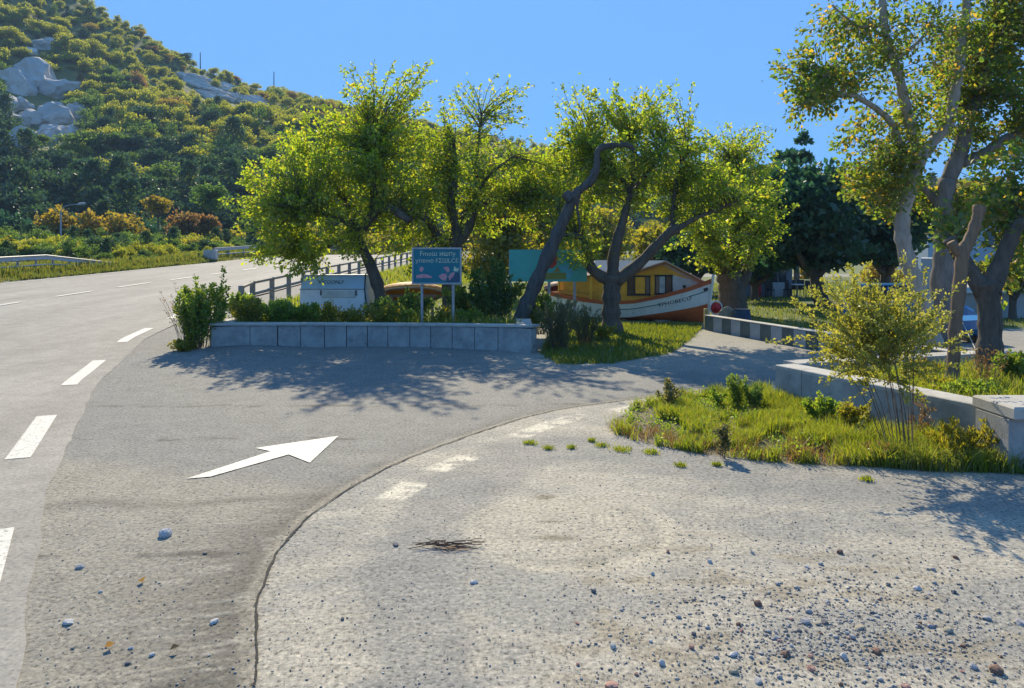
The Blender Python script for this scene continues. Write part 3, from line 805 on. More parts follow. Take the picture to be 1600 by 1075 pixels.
# ------------------------------------------------------------------ big trees at the right
GR = "plane trees at the right-hand planter"
YF = 20.0
shoot_tree("plane_tree", (px(1450, 540, YF).x, YF, 0), "slender pale-barked plane with two tall crooked stems",
    [(pl([(1462, 552), (1452, 505), (1436, 455), (1416, 400), (1409, 355), (1415, 315), (1428, 275), (1438, 247)], YF), (.24, .22, .21, .20, .20, .185, .175, .17)),
     (pl([(1436, 255), (1424, 205), (1415, 165), (1402, 110), (1388, 75), (1381, 30), (1376, -40), (1370, -110)], [20, 19.8, 19.6, 19.4, 19.3, 19.2, 19, 19]), (.15, .13, .13, .12, .10, .09, .07, .04)),
     (pl([(1438, 250), (1458, 222), (1482, 195), (1490, 155), (1497, 110), (1503, 60), (1510, 10), (1506, -60), (1512, -120)], [20, 20, 20, 20, 20, 20.2, 20.2, 20.3, 20.4]), (.14, .14, .14, .13, .13, .12, .11, .08, .05)),
     (pl([(1432, 262), (1408, 230), (1394, 195), (1372, 172), (1335, 150), (1312, 148), (1290, 120)], [20, 19.9, 19.6, 19.3, 19, 18.8, 18.6]), (.12, .10, .08, .075, .06, .05, .03)),
     (pl([(1382, 38), (1345, 42), (1325, 30), (1300, 8)], [19.2, 19, 18.8, 18.6]), (.05, .04, .035, .02)),
     (pl([(1398, 95), (1440, 60), (1465, 20)], [19.4, 19.6, 19.8]), (.05, .04, .02)),
     (pl([(1312, 148), (1280, 150), (1245, 170)], [18.8, 18.6, 18.4]), (.045, .03, .02))],
    [cl(1300, 100, 18.8, 85, 90, 1.2, 2.8), cl(1270, 150, 18.6, 50, 50, .9, .8), cl(1370, 60, 19.4, 70, 90, 1.4, 1.5), cl(1370, 230, 19.6, 70, 60, 1.3, 1.3), cl(1450, 60, 19.8, 80, 90, 1.5, 1.6), cl(1400, -90, 19.4, 130, 80, 1.6, 1.5), cl(1440, 180, 20, 60, 70, 1.3, 1), cl(1375, 280, 20, 62, 58, 1.3, 1.8)],
    540, .125, L_PLANE, B_PALE, 21, GR, per_m=27, spread=.13, fill=1200, up=.15, rad=.012)
YG = 20.6
shoot_tree("plane_tree", (px(1472, 540, YG).x, YG, 0), "stout grey plane trunk close beside the pale twin stems",
    [(pl([(1466, 552), (1466, 500), (1471, 430), (1476, 375), (1474, 325), (1480, 280)], YG), (.34, .30, .28, .265, .25, .22)),
     (pl([(1476, 330), (1450, 300), (1432, 290)], [YG, 20.8, 21]), (.16, .1, .06)),
     (pl([(1480, 285), (1500, 235), (1512, 190), (1535, 130), (1550, 60), (1560, -60)], [YG, 20.6, 20.6, 20.8, 21, 21.2]), (.22, .2, .17, .14, .1, .05)),
     (pl([(1503, 255), (1540, 238), (1575, 215), (1620, 205)], [20.6, 20.4, 20.2, 20]), (.15, .13, .12, .09))],
    [cl(1530, 90, 21, 85, 100, 1.9, 2.2), cl(1580, 180, 20.6, 75, 80, 1.7, 1.8), cl(1495, 170, 21, 60, 80, 1.5, 1.2), cl(1600, 20, 20.8, 90, 110, 1.9, 1.8), cl(1545, -90, 21, 130, 80, 1.9, 1.6), cl(1510, 320, 21, 75, 40, 1.4, 1.2), cl(1455, 330, 21, 40, 45, 1, .6)],
    520, .13, L_PLANE, B_GREY, 22, GR, per_m=31, spread=.14, fill=3000, up=.15, rad=.013)
YI = 13.2
shoot_tree("plane_tree", (px(1543, 590, YI).x, YI, .45), "dark forked plane inside the concrete planter, furthest right",
    [(pl([(1541, 592), (1546, 540), (1546, 490), (1541, 452), (1538, 440)], YI), (.25, .20, .19, .22, .22)),
     (pl([(1537, 458), (1518, 425), (1500, 400), (1488, 382), (1481, 373)], [13.2, 13.25, 13.3, 13.3, 13.3]), (.16, .125, .115, .11, .10)),
     (pl([(1545, 455), (1562, 415), (1578, 375), (1592, 350), (1625, 325), (1660, 270)], [YI, YI, YI, YI, 13.3, 13.5]), (.18, .15, .13, .12, .1, .07))],
    [cl(1560, 330, 13.6, 50, 50, .9, 1.3), cl(1620, 270, 13.6, 70, 60, 1.0, 1.2), cl(1590, 400, 14.6, 40, 50, .6, .5), cl(1500, 345, 13.8, 40, 28, .6, .6)],
    120, .12, L_PLANE, B_DARK, 23, GR, per_m=24, spread=.13, fill=600, up=.15, rad=.009)
YH = 12.1
root = thing("sapling_stump", (px(1489, 600, YH).x, YH, .45), "thin brown lopped stem with a knobbed top in the planter", "dead tree")
rg = np.random.default_rng(5); tb = MB()
c, r = limb(pl([(1486, 604), (1490, 560), (1493, 510), (1500, 440), (1504, 398), (1518, 368), (1527, 340), (1531, 322)], YH), (.115, .10, .095, .095, .105, .085, .085, .11), rg, knob=.12)
tb.tube([Vector(p) for p in c], list(r), seg=10); tb.make("trunk", B_BROWN, root, smooth=True)
tb = MB(); c, r = limb(pl([(1503, 402), (1492, 388), (1486, 378)], YH), (.08, .075, .07), rg); tb.tube([Vector(p) for p in c], list(r), seg=8); tb.make("branch_stub", B_BROWN, root, smooth=True)

# ------------------------------------------------------------------ clumpy background trees
def clump_tree(name, x, y_top, y_bot, half, Y, label, lmat, seed, zg=None, n=3500, leaf=.3, shape='round', clumps=26, trunk_h=None, trunk_r=.18, group=None, cat="tree", ry=None, bmat=None, lean=0):
    rg = np.random.default_rng(seed)
    pt, pb = px(x, y_top, Y), px(x, y_bot, Y)
    rx = half / FPX * Y; rz = (pt.z - pb.z) / 2; ry = ry or rx * .9
    V, F = clump_crown(rg, (rx, ry, rz), clumps, n, leaf, shape)
    cz = (pt.z + pb.z) / 2
    if zg is None: zg = float(ground_z(pt.x, Y))
    root = thing(name, (pt.x, Y, zg), label, cat, group)
    V = V + np.array([0, 0, cz - zg])
    link_mesh("crown", mesh_arrays("crown", V, [F]), lmat, root)
    tb = MB()
    c, r = limb([(pt.x + lean, Y, zg - .2), (pt.x + lean * .5, Y + .1, zg + max(.3, (pb.z - zg)) * .6), (pt.x, Y, cz), (pt.x - lean * .2, Y, cz + rz * .6)], (trunk_r, trunk_r * .85, trunk_r * .6, trunk_r * .2), rg)
    tb.tube([Vector(p) for p in c], list(r), seg=7)
    for k in range(4):
        a = k * 1.57 + rg.random(); e = Vector((pt.x + math.cos(a) * rx * .6, Y + math.sin(a) * ry * .6, cz + rz * .2 * rg.random()))
        s = Vector((pt.x + lean * .3, Y, max(zg + .3, pb.z + .2 * rz)))
        c, r = limb([s, (s + e) / 2 + Vector((0, 0, -.1 * rz)), e], (trunk_r * .55, trunk_r * .4, trunk_r * .15), rg); tb.tube([Vector(p) for p in c], list(r), seg=5)
    tb.make("trunk", bmat or B_DARK, root, smooth=True)
    return root
G_PINE = "dark evergreens on the far side of the lawn"
clump_tree("holm_oak", 1265, 262, 452, 100, 35, "dark spreading evergreen left of the pair across the lawn", L_DARK, 31, n=15000, leaf=.30, clumps=60, trunk_r=.38, lean=1.0, group=G_PINE)
clump_tree("holm_oak", 1385, 268, 448, 92, 37, "dark evergreen behind the pale twin stems, right of the pair", L_DARK, 32, n=13000, leaf=.30, clumps=55, trunk_r=.34, group=G_PINE)
clump_tree("pine_tree", 1245, 228, 330, 34, 52, "feathery dark pine top rising above the evergreens", L_DARK, 33, n=3000, leaf=.34, shape='flat', clumps=22, trunk_r=.2, group=G_PINE)
clump_tree("holm_oak", 1085, 360, 450, 60, 46, "low dark evergreen behind the roof of the boat cabin", L_DARK, 34, n=4500, leaf=.3, clumps=30, trunk_r=.25, group=G_PINE)
clump_tree("holm_oak", 1180, 372, 455, 60, 40, "dark evergreen behind the thick two-armed mulberry", L_DARK, 39, n=4500, leaf=.3, clumps=30, trunk_r=.25, group=G_PINE)
clump_tree("lime_tree", 775, 285, 480, 70, 42, "yellow-green tree filling the gap behind the blue sign", L_YEL, 35, n=7000, leaf=.24, clumps=42)
clump_tree("lime_tree", 862, 236, 460, 72, 48, "yellow-green tree behind the leaning dead trunk", L_YEL, 36, n=6000, leaf=.26, clumps=38)
clump_tree("lime_tree", 1030, 330, 440, 55, 52, "yellow-green tree glimpsed above the boat cabin roof", L_YEL, 37, n=4000, leaf=.27, clumps=30)
clump_tree("lime_tree", 935, 320, 470, 60, 58, "yellow-green tree far behind the three-armed mulberry", L_YEL, 38, n=5000, leaf=.28, clumps=34)
clump_tree("garden_tree", 1262, 415, 462, 26, 74, "small ochre tree beside the far kiosk", L_OCH, 40, n=900, leaf=.3, clumps=10, trunk_r=.1)
clump_tree("garden_tree", 1244, 432, 462, 14, 72, "small round green tree beside the far kiosk", L_YEL, 41, n=600, leaf=.3, clumps=8, trunk_r=.1)
clump_tree("garden_tree", 1375, 412, 462, 38, 66, "yellow bushy tree seen under the dark evergreens", L_OCH, 42, n=1600, leaf=.3, clumps=16, trunk_r=.2)
clump_tree("garden_tree", 1585, 395, 475, 38, 28.4, "small leafy tree in front of the pale terrace wall", L_SHRUB, 43, n=2600, leaf=.17, clumps=20, trunk_r=.16)
clump_tree("hedge_shrub", 1525, 405, 448, 34, 42, "yellow-green hedge shrub above the terrace, left of the forked trunk", L_YEL, 44, zg=.9, n=1600, leaf=.2, clumps=16, trunk_r=.08, cat="shrub")
clump_tree("hedge_shrub", 1600, 415, 447, 50, 44, "yellow-green hedge shrub above the terrace at the far right", L_YEL, 45, zg=.9, n=1600, leaf=.2, clumps=16, trunk_r=.08, cat="shrub")

# along the far side of the road
GF = "autumn trees along the far side of the road"
def far(name, x, yt, yb, half, Y, label, m, seed, n=1700, leaf=.42, **k):
    return clump_tree(name, x, yt, yb, half, Y, label, m, seed, n=n, leaf=leaf, clumps=k.pop('clumps', 22), trunk_r=.16, group=GF, **k)
far("roadside_tree", 92, 320, 402, 32, 92, "golden tree right behind the street lamp", L_OCH, 51)
far("roadside_tree", 140, 328, 402, 32, 94, "golden tree just right of the street lamp", L_OCH, 52)
far("roadside_tree", 190, 332, 402, 34, 93, "rightmost golden tree of the row beside the street lamp", L_OCH, 53)
far("roadside_tree", 247, 302, 345, 22, 105, "small orange-topped tree standing above the blue road sign", L_OCH, 54, n=1000)
far("roadside_tree", 285, 328, 400, 30, 96, "russet tree to the right of the blue road sign", L_RED, 55)
far("roadside_tree", 318, 335, 398, 26, 98, "russet-tipped tree left of the second guardrail", L_RED, 56)
far("roadside_tree", 355, 360, 398, 32, 97, "yellow-green tree behind the left end of the second guardrail", L_YEL, 57)
far("roadside_tree", 410, 362, 398, 26, 99, "small russet tree over the middle of the second guardrail", L_RED, 58, n=1000)
far("roadside_bush", 288, 370, 405, 36, 80, "rounded bright green bush at the far road edge", L_YEL, 59, cat="shrub", leaf=.3)
far("roadside_tree", 330, 288, 340, 28, 112, "green tree above the russet trees", L_MID, 60)
far("roadside_bush", 5, 372, 404, 22, 62, "leafy green bush at the left picture edge behind the guardrail", L_YEL, 61, cat="shrub", leaf=.3, n=900)
far("roadside_tree", 470, 350, 402, 40, 104, "yellow-green tree far off behind the leftmost mulberry", L_YEL, 62)
far("roadside_tree", 545, 352, 402, 42, 102, "pale green tree behind the bend of the road", L_YEL, 63)
far("roadside_tree", 625, 350, 410, 45, 98, "pale green tree where the road passes behind the mulberries", L_YEL, 64)
far("roadside_tree", 20, 330, 404, 40, 97, "dark green tree at the left picture edge", L_DARK, 65, n=2600)
far("roadside_tree", 235, 345, 404, 26, 110, "dark green tree directly behind the blue road sign", L_DARK, 66, n=1800)

# ------------------------------------------------------------------ hillside wood
PROTO = {}
hmats = [H_DARK, H_MID, H_YEL, L_OCH, L_RED]
for k in range(5):
    for s in range(3):
        rg = np.random.default_rng(900 + k * 7 + s)
        V, F = clump_crown(rg, ((3.3, 2.9, 2.5), (2.9, 3.1, 3.6), (3.9, 3.0, 2.2))[s], (13, 20, 24)[s], 2300, .36, ('round', 'cone' if k in (0, 1) else 'round', 'round')[s], .42)
        V = V + rg.normal(size=(len(V) // 4, 1, 3)).repeat(4, 1).reshape(-1, 3) * .16 + np.array([0, 0, 2.3])
        tv, tf = tubes_arrays(np.array([[[0, 0, -1.5], [.1, 0, 1.5], [0, .1, 4.0]]]), np.array([.3]), np.array([.1]), 5)
        me = mesh_arrays("hillside_tree", np.concatenate([V, tv]), [F, tf + len(V)])
        me.materials.append(hmats[k]); me.materials.append(B_DARK)
        mi = np.zeros(len(me.polygons), np.int32); mi[len(F):] = 1; me.polygons.foreach_set("material_index", mi)
        PROTO[(k, s)] = me
rg = np.random.default_rng(2024)
ROCKZ = [(-.667, -.56, .125, .235), (-.44, -.315, .165, .225), (-.635, -.59, .245, .28)]
pts = []
for _ in range(26000):
    Y = 106 + (345 - 106) * rg.random() ** .62; X = Y * (-.80 + 1.5 * rg.random())
    pts.append((X, Y))
pts = np.array(pts)
zz = hill_z(pts[:, 0], pts[:, 1]); u = pts[:, 0] / pts[:, 1]; el = (zz - EYE) / pts[:, 1]
ok = zz > 1.0
for a, b, c_, d_ in ROCKZ:
    jag = (fbm(u * 60, el * 60, 12) - .5) * .05
    mid_u = (a + b) / 2; mid_e = (c_ + d_) / 2
    slope = -.30 if a == -.44 else 0
    q = np.maximum(np.abs(u - mid_u) / ((b - a) / 2), np.abs(el - mid_e - slope * (u - mid_u)) / ((d_ - c_) / 2 * (.55 if slope else 1))) + jag * 10
    ok &= ~(q < .92)
pts = pts[ok]; zz = zz[ok]; u = u[ok]; el = el[ok]
grid = {}; keep = []
for i, (X, Y) in enumerate(pts):
    dmin = 3.2 if Y < 190 else 3.9
    cx, cy = int(X // 5), int(Y // 5); good = True
    for ax in (-1, 0, 1):
        for ay in (-1, 0, 1):
            for j in grid.get((cx + ax, cy + ay), ()):
                if (pts[j][0] - X) ** 2 + (pts[j][1] - Y) ** 2 < dmin * dmin: good = False; break
            if not good: break
        if not good: break
    if good: keep.append(i); grid.setdefault((cx, cy), []).append(i)
pts = pts[keep]; zz = zz[keep]; u = u[keep]; el = el[keep]
ridge = np.interp(u, HU, HE)
hfrac = np.clip(el / ridge, 0, 1)
nse = fbm(pts[:, 0] / 26, pts[:, 1] / 26, 71) - .5
val = hfrac + nse * .75 + rg.normal(size=len(pts)) * .10
kind = np.where(val < .44, 0, np.where(val < .56, 1, 2))  # low trees coloured dark for the slope's shade, high ones yellow-green for sunlight
rnd = rg.random(len(pts))
kind = np.where((rnd < .03) & (val > .3), 3, kind); kind = np.where((rnd > .975) & (val > .35), 4, kind)
kind = np.where((rnd > .55) & (rnd < .70) & (kind == 2), 1, kind)
kind = np.where((rnd > .48) & (rnd < .55) & (kind == 2), 0, kind)
kind = np.where((rnd > .80) & (rnd < .90) & (kind == 0), 1, kind)
scale = (.42 + 1.0 * rg.random(len(pts)) ** 1.2) * np.where(hfrac > .8, .72, 1.0) * np.where(kind == 0, 1.1, 1.0)
order = np.argsort(pts[:, 1])
HK = ["dark evergreen tree", "mid green tree", "yellow-green tree", "golden tree", "russet half-bare tree"]
HL = ["dark evergreen tree crowded into the wood on the lower hillside", "mid green tree in the wood on the hillside", "yellow-green tree in the sunlit wood on the hillside", "golden tree standing among greener ones on the hillside", "russet half-bare tree among greener ones on the hillside"]
HG = ["dark evergreens on the hillside", "mid green trees on the hillside", "yellow-green trees on the hillside", "golden trees on the hillside", "russet trees on the hillside"]
inview = (u > -.70) & (u < .10)
singles = [i for i in order if inview[i]][:290]
sset = set(singles)
for i in singles:
    k = int(kind[i])
    o = bpy.data.objects.new("hillside_tree", PROTO[(k, i % 3)]); COL.objects.link(o)
    o.location = (pts[i][0], pts[i][1], zz[i] - .3); o.rotation_euler = (0, 0, rg.random() * 6.28); s = float(scale[i]); o.scale = (s * 1.05, s * 1.05, s)
    xp = 800 + u[i] * FPX; yp = HOR - el[i] * FPX
    zn = ("beneath the left rock face" if xp < 130 else "above the golden roadside trees" if xp < 260 else "above the russet roadside trees" if xp < 400 else "behind the leftmost mulberry" if xp < 640 else "behind the middle mulberries")
    hb_ = "at the foot of the hill" if yp > 330 else "low on the hill" if yp > 270 else "halfway up the hill"
    tag(o, HK[k] + " " + hb_ + ", " + zn, "tree", HK[k] + "s " + hb_ + " " + zn)
rest = [i for i in range(len(pts)) if i not in sset]
# the wood beyond: one mass, instanced on points
n_u = 900; uy = 57 + 55 * rg.random(n_u); ux = road_right(uy) - ROADW - 1.2 - 48 * rg.random(n_u) ** 1.4
uz = ground_z(ux, uy); uk = np.where(rg.random(n_u) < .45, 1, np.where(rg.random(n_u) < .5, 2, 0)); us_ = (.10 + .26 * rg.random(n_u)) * ss(.5, 8, road_right(uy) - ROADW - ux) + .08
n0 = len(pts); pts = np.concatenate([pts, np.c_[ux, uy]]); zz = np.concatenate([zz, uz + .2]); kind = np.concatenate([kind, uk]); scale = np.concatenate([scale, us_]); rest = rest + list(range(n0, n0 + n_u))
me = bpy.data.meshes.new("hillside_wood")
me.from_pydata([(pts[i][0], pts[i][1], zz[i] - .3) for i in rest], [], [])
a = me.attributes.new("kind", 'INT', 'POINT'); a.data.foreach_set("value", np.array([int(kind[i]) * 3 + i % 3 for i in rest], np.int32))
a = me.attributes.new("size", 'FLOAT', 'POINT'); a.data.foreach_set("value", np.array([scale[i] for i in rest], np.float32))
a = me.attributes.new("turn", 'FLOAT_VECTOR', 'POINT'); a.data.foreach_set("vector", np.array([(0, 0, (i * 2.399) % 6.283) for i in rest], np.float32).ravel())
wood = bpy.data.objects.new("hillside_wood", me); COL.objects.link(wood); tag(wood, "mixed green and ochre wood covering the upper hillside up to the ridge", "wood", kind='stuff')
ng = bpy.data.node_groups.new("wood_points", 'GeometryNodeTree')
ng.interface.new_socket("Geometry", in_out='INPUT', socket_type='NodeSocketGeometry'); ng.interface.new_socket("Geometry", in_out='OUTPUT', socket_type='NodeSocketGeometry')
gi = ng.nodes.new("NodeGroupInput"); go = ng.nodes.new("NodeGroupOutput"); jn = ng.nodes.new("GeometryNodeJoinGeometry")
def named(nm, ty):
    q = ng.nodes.new("GeometryNodeInputNamedAttribute"); q.data_type = ty; q.inputs[0].default_value = nm; return q.outputs[0]
m2p = ng.nodes.new("GeometryNodeMeshToPoints"); ng.links.new(gi.outputs[0], m2p.inputs[0])
kd, sz_, tn = named("kind", 'INT'), named("size", 'FLOAT'), named("turn", 'FLOAT_VECTOR')
for k in range(15):
    src = next((bpy.data.objects[o.name] for o in COL.objects if o.type == 'MESH' and o.data == PROTO[(k // 3, k % 3)]), None)
    if src is None:
        src = bpy.data.objects.new("hillside_tree", PROTO[(k // 3, k % 3)])
    cm = ng.nodes.new("FunctionNodeCompare"); cm.data_type = 'INT'; cm.operation = 'EQUAL'
    ng.links.new(kd, cm.inputs[2]); cm.inputs[3].default_value = k
    oi = ng.nodes.new("GeometryNodeObjectInfo"); oi.transform_space = 'ORIGINAL'; oi.inputs['Object'].default_value = src; oi.inputs['As Instance'].default_value = True
    ip = ng.nodes.new("GeometryNodeInstanceOnPoints")
    ng.links.new(m2p.outputs[0], ip.inputs['Points']); ng.links.new(cm.outputs[0], ip.inputs['Selection']); ng.links.new(oi.outputs['Geometry'], ip.inputs['Instance'])
    ng.links.new(tn, ip.inputs['Rotation']); ng.links.new(sz_, ip.inputs['Scale']); ng.links.new(ip.outputs[0], jn.inputs[0])
ng.links.new(jn.outputs[0], go.inputs[0])
wood.modifiers.new("points", 'NODES').node_group = ng

# rock outcrops on the hillside
LIME = mat("limestone", (.60, .57, .52), (.34, .31, .28), scale=.30, rough=.95, bump=.8, bscale=1.2, detail=9, wear=(.26, .15, .07))
RK = [rock_mesh("hillside_boulder", 300 + i, 3, .75, .95) for i in range(5)]
for m in RK: m.materials.append(LIME)
boul = [(22, 138, 34), (58, 128, 40), (92, 146, 32), (10, 170, 26), (20, 198, 30), (52, 194, 26), (86, 190, 34), (116, 180, 26), (35, 224, 32), (78, 218, 26), (6, 236, 30), (112, 150, 20), (62, 74, 18), (50, 82, 12), (76, 68, 11), (34, 168, 18), (100, 214, 20), (122, 206, 18), (4, 128, 20)]
BL = ["broad boulder left of the topmost one in the rock face", "topmost and largest pale boulder of the left rock face", "boulder at the upper right of the left rock face", "boulder at the left picture edge, middle of the rock face", "lower left boulder of the rock face, above the corner one", "small boulder in the hollow of the rock face", "big pale boulder in the lower middle of the rock face", "rightmost boulder of the left rock face", "pale boulder at the bottom of the rock face", "boulder right of the bottom one in the rock face", "lowest boulder at the left picture edge", "small boulder above the rightmost one", "largest boulder of the small outcrop high on the hill", "left boulder of the small outcrop high on the hill", "right boulder of the small outcrop high on the hill", "smallest boulder in the middle of the rock face", "small boulder under the big pale one of the rock face", "lower right boulder of the rock face", "boulder at the left picture edge, top of the rock face"]
for i, (x, y, r) in enumerate(boul):
    p = hill_point(x, y); s = r / FPX * p.y
    o = bpy.data.objects.new("hillside_boulder", RK[i % 5]); COL.objects.link(o)
    o.location = p; o.scale = (s * 1.15, s * .9, s); o.rotation_euler = (.2 * i, .3, i * 1.7)
    hi = i in (12, 13, 14)
    tag(o, BL[i], "boulder", "boulders of the small high outcrop" if hi else "boulders of the left rock face")
rg = np.random.default_rng(8)
sl = []
for i in range(26):
    f = rg.random(); g_ = rg.random()
    x = 288 + f * 130; y = 122 + f * 42 + (g_ - .3) * 34 * (1 - abs(f - .5))
    p = hill_point(x, y); s = (9 + 8 * rg.random()) / FPX * p.y
    o = bpy.data.objects.new("rock_slab", RK[i % 5]); COL.objects.link(o)
    o.location = p - Vector((0, 0, s * .15)); o.scale = (s * 1.9, s * 1.2, s * .6); o.rotation_euler = (-.45, .30, .3 * rg.random())
    tag(o, "pale limestone slab of the bare scree patch below the ridge", "rock", "slabs of the bare scree patch")
# ------------------------------------------------------------------ materials for built things
CONC = mat("concrete_wall", (.42, .41, .385), (.25, .245, .23), scale=2.6, rough=.9, bump=.35, bscale=45, detail=9, wear=(.15, .145, .13))
CONC_L = mat("concrete_top", (.50, .475, .42), (.36, .34, .30), scale=2.2, rough=.9, bump=.3, bscale=50, detail=9, wear=(.27, .25, .21))
PLASTER = mat("grey_panel", (.42, .43, .43), (.33, .34, .345), scale=1.2, rough=.85, bump=.1)
WHITE = mat("white_enamel", (.80, .82, .80), (.72, .75, .74), scale=2.5, rough=.4, bump=.05, wear=(.42, .44, .43))
STEEL = mat("galvanised_steel", (.42, .43, .43), (.30, .31, .31), scale=9, rough=.5, metal=.6, bump=.05)
RAILM = mat("weathered_rail", (.36, .32, .28), (.20, .18, .16), scale=5, rough=.8, bump=.25)
DARKM = mat("dark_metal", (.03, .032, .035), (.018, .02, .022), rough=.55, bump=.05)
GLASSD = mat("window_dark", (.025, .04, .055), (.015, .022, .03), scale=1, rough=.08, bump=0, spec=.8)
GLASSB = mat("window_pale", (.32, .48, .55), (.12, .22, .28), scale=2.2, rough=.1, bump=0, spec=.8)
YELW = mat("yellow_boards", (.85, .47, .055), (.70, .37, .045), scale=3, rough=.7, bump=.2, wear=(.30, .17, .05))
REDW = mat("red_brown_paint", (.52, .12, .035), (.40, .085, .03), scale=3.5, rough=.65, bump=.2, wear=(.22, .10, .06))
HULLW = mat("hull_white", (.80, .80, .76), (.68, .70, .67), scale=2.2, rough=.6, bump=.12, wear=(.36, .37, .33))
TEAL = mat("teal_board", (.10, .45, .38), (.07, .36, .31), scale=2, rough=.55, bump=.03)
BLUEB = mat("blue_board", (.004, .19, .23), (.003, .15, .19), scale=2, rough=.5, bump=.03)
CREAM = mat("sign_cream", (.70, .72, .50), rough=.6, bump=0)
PINK = mat("sign_pink", (.68, .33, .34), (.55, .22, .24), scale=18, rough=.6, bump=0)
INK = mat("black_ink", (.02, .02, .025), rough=.6, bump=0)
SOIL = mat("bed_soil", (.13, .10, .06), (.07, .06, .035), scale=5, rough=1, bump=.6, bscale=30)
NAVY = mat("navy_plastic", (.018, .05, .11), (.012, .035, .08), rough=.5, bump=.05)
CARBLUE = mat("blue_car_paint", (.03, .17, .36), (.025, .15, .33), scale=.8, rough=.22, bump=0, spec=.6)
RUBBER = mat("rubber", (.02, .02, .02), rough=.85, bump=.1)
ROOFW = mat("pale_roof_sheet", (.66, .55, .49), (.52, .42, .37), scale=3, rough=.8, bump=.15)
ORANGE = mat("orange_hull_paint", (.62, .27, .03), (.47, .19, .03), scale=3, rough=.6, bump=.1)

def text_mesh(s, size, align='CENTER'):
    cu = bpy.data.curves.new("lettering", 'FONT'); cu.body = s; cu.size = size; cu.align_x = align; cu.align_y = 'CENTER'; cu.resolution_u = 2
    ob = bpy.data.objects.new("lettering", cu); COL.objects.link(ob)
    bpy.context.view_layer.update()
    me = bpy.data.meshes.new_from_object(ob.evaluated_get(bpy.context.evaluated_depsgraph_get()))
    vs = [v.co.copy() for v in me.vertices]; fs = [tuple(p.vertices) for p in me.polygons]
    bpy.data.objects.remove(ob); bpy.data.curves.remove(cu); bpy.data.meshes.remove(me)
    return vs, fs
def lettering(s, size, fn, mt, root, name="lettering"):
    vs, fs = text_mesh(s, size); b = MB(); b.add([fn(v.x, v.y) for v in vs], fs); return b.make(name, mt, root)

# ------------------------------------------------------------------ curved wall of the planting bed
def arc(t):
    return Vector((-7.58 + 8.06 * t, 19.32 - .2 * t + 1.25 * 4 * t * (1 - t), 0))
def arc_top(t): return .73 - .10 * 4 * t * (1 - t) - .03 * t
def arc_n(t):
    d = (arc(min(1, t + .01)) - arc(max(0, t - .01))).normalized(); return Vector((-d.y, d.x, 0)), d
wall = thing("planter_wall", (-3.5, 20.5, 0), "long low curved grey concrete wall of upright blocks below the blue sign", "wall")
bx = [330, 382, 421, 455, 492, 527, 561, 595, 632, 667, 703, 740, 778, 830]
ts = [((x - 330) / 500) for x in bx]
for i in range(len(ts) - 1):
    a, b = ts[i] + .0011, ts[i + 1] - .0011; n, d = arc_n((a + b) / 2)
    pa, pb = arc(a), arc(b); jit = Vector((0, random.Random(i).uniform(-.012, .012), 0)); pa = pa + jit; pb = pb + jit
    top = min(arc_top(a), arc_top(b)) - .06
    m_ = MB(); c = .012
    P = [pa, pb, pb + n * .3, pa + n * .3]
    cen = sum(P, Vector()) / 4
    rings = []
    for z, k in ((-.05, 1), (top - c, 1), (top, .97)):
        rings += [Vector((cen.x + (p.x - cen.x) * k, cen.y + (p.y - cen.y) * k, z)) for p in P]
    m_.add(rings, [(0, 3, 2, 1), (8, 9, 10, 11)] + [(q * 4 + j, q * 4 + (j + 1) % 4, q * 4 + 4 + (j + 1) % 4, q * 4 + 4 + j) for q in range(2) for j in range(4)])
    m_.make("block", CONC, wall)
cp = MB(); tt = np.linspace(-.004, 1.004, 60); vs = []; fs = []
for t in tt:
    n, d = arc_n(min(max(t, 0), 1)); p = arc(t); z = arc_top(t); w = .36 + .12 * max(0, 1 - t * 6)
    vs += [p - n * .035 + Vector((0, 0, z - .06)), p - n * .035 + Vector((0, 0, z - .012)), p - n * .02 + Vector((0, 0, z)), p + n * w + Vector((0, 0, z)), p + n * w + Vector((0, 0, z - .06))]
for i in range(len(tt) - 1):
    for k in range(5): fs.append((i * 5 + k, (i + 1) * 5 + k, (i + 1) * 5 + (k + 1) % 5, i * 5 + (k + 1) % 5))
fs += [(4, 3, 2, 1, 0), tuple((len(tt) - 1) * 5 + k for k in range(5))]
cp.add(vs, fs); cp.make("coping", CONC_L, wall)
for s, x0 in ((1, -7.58), (-1, .48)):
    for k in range(2):
        m_ = MB(); y0 = (19.62 if s > 0 else 19.42) + k * .8
        m_.box((x0 + s * .15, y0 + .4, .31), (.3, .78, .72), bev=.012); m_.make("block", CONC, wall)
    m_ = MB(); m_.box((x0 + s * .17, y0 + .12, .698 if s > 0 else .668), (.4, 1.4, .06), bev=.01); m_.make("coping", CONC_L, wall)
V = []; nt, nv = 40, 14
for i in range(nt):
    t = .035 + .93 * i / (nt - 1)
    for k in range(nv):
        v = .26 + 3.6 * k / (nv - 1); p = arc(t)
        z = .50 * (1 - ss(2.0, 3.7, v)) + .07 * (fbm(p.x * 2, (p.y + v) * 2, 3) - .5) - .03
        V.append((p.x, p.y + v, float(z)))
ix = np.arange(nt * nv).reshape(nt, nv)
o = link_mesh("planting_bed", mesh_arrays("planting_bed", V, [np.stack([ix[:-1, :-1], ix[1:, :-1], ix[1:, 1:], ix[:-1, 1:]], -1).reshape(-1, 4)]), SOIL); tag(o, kind='structure')

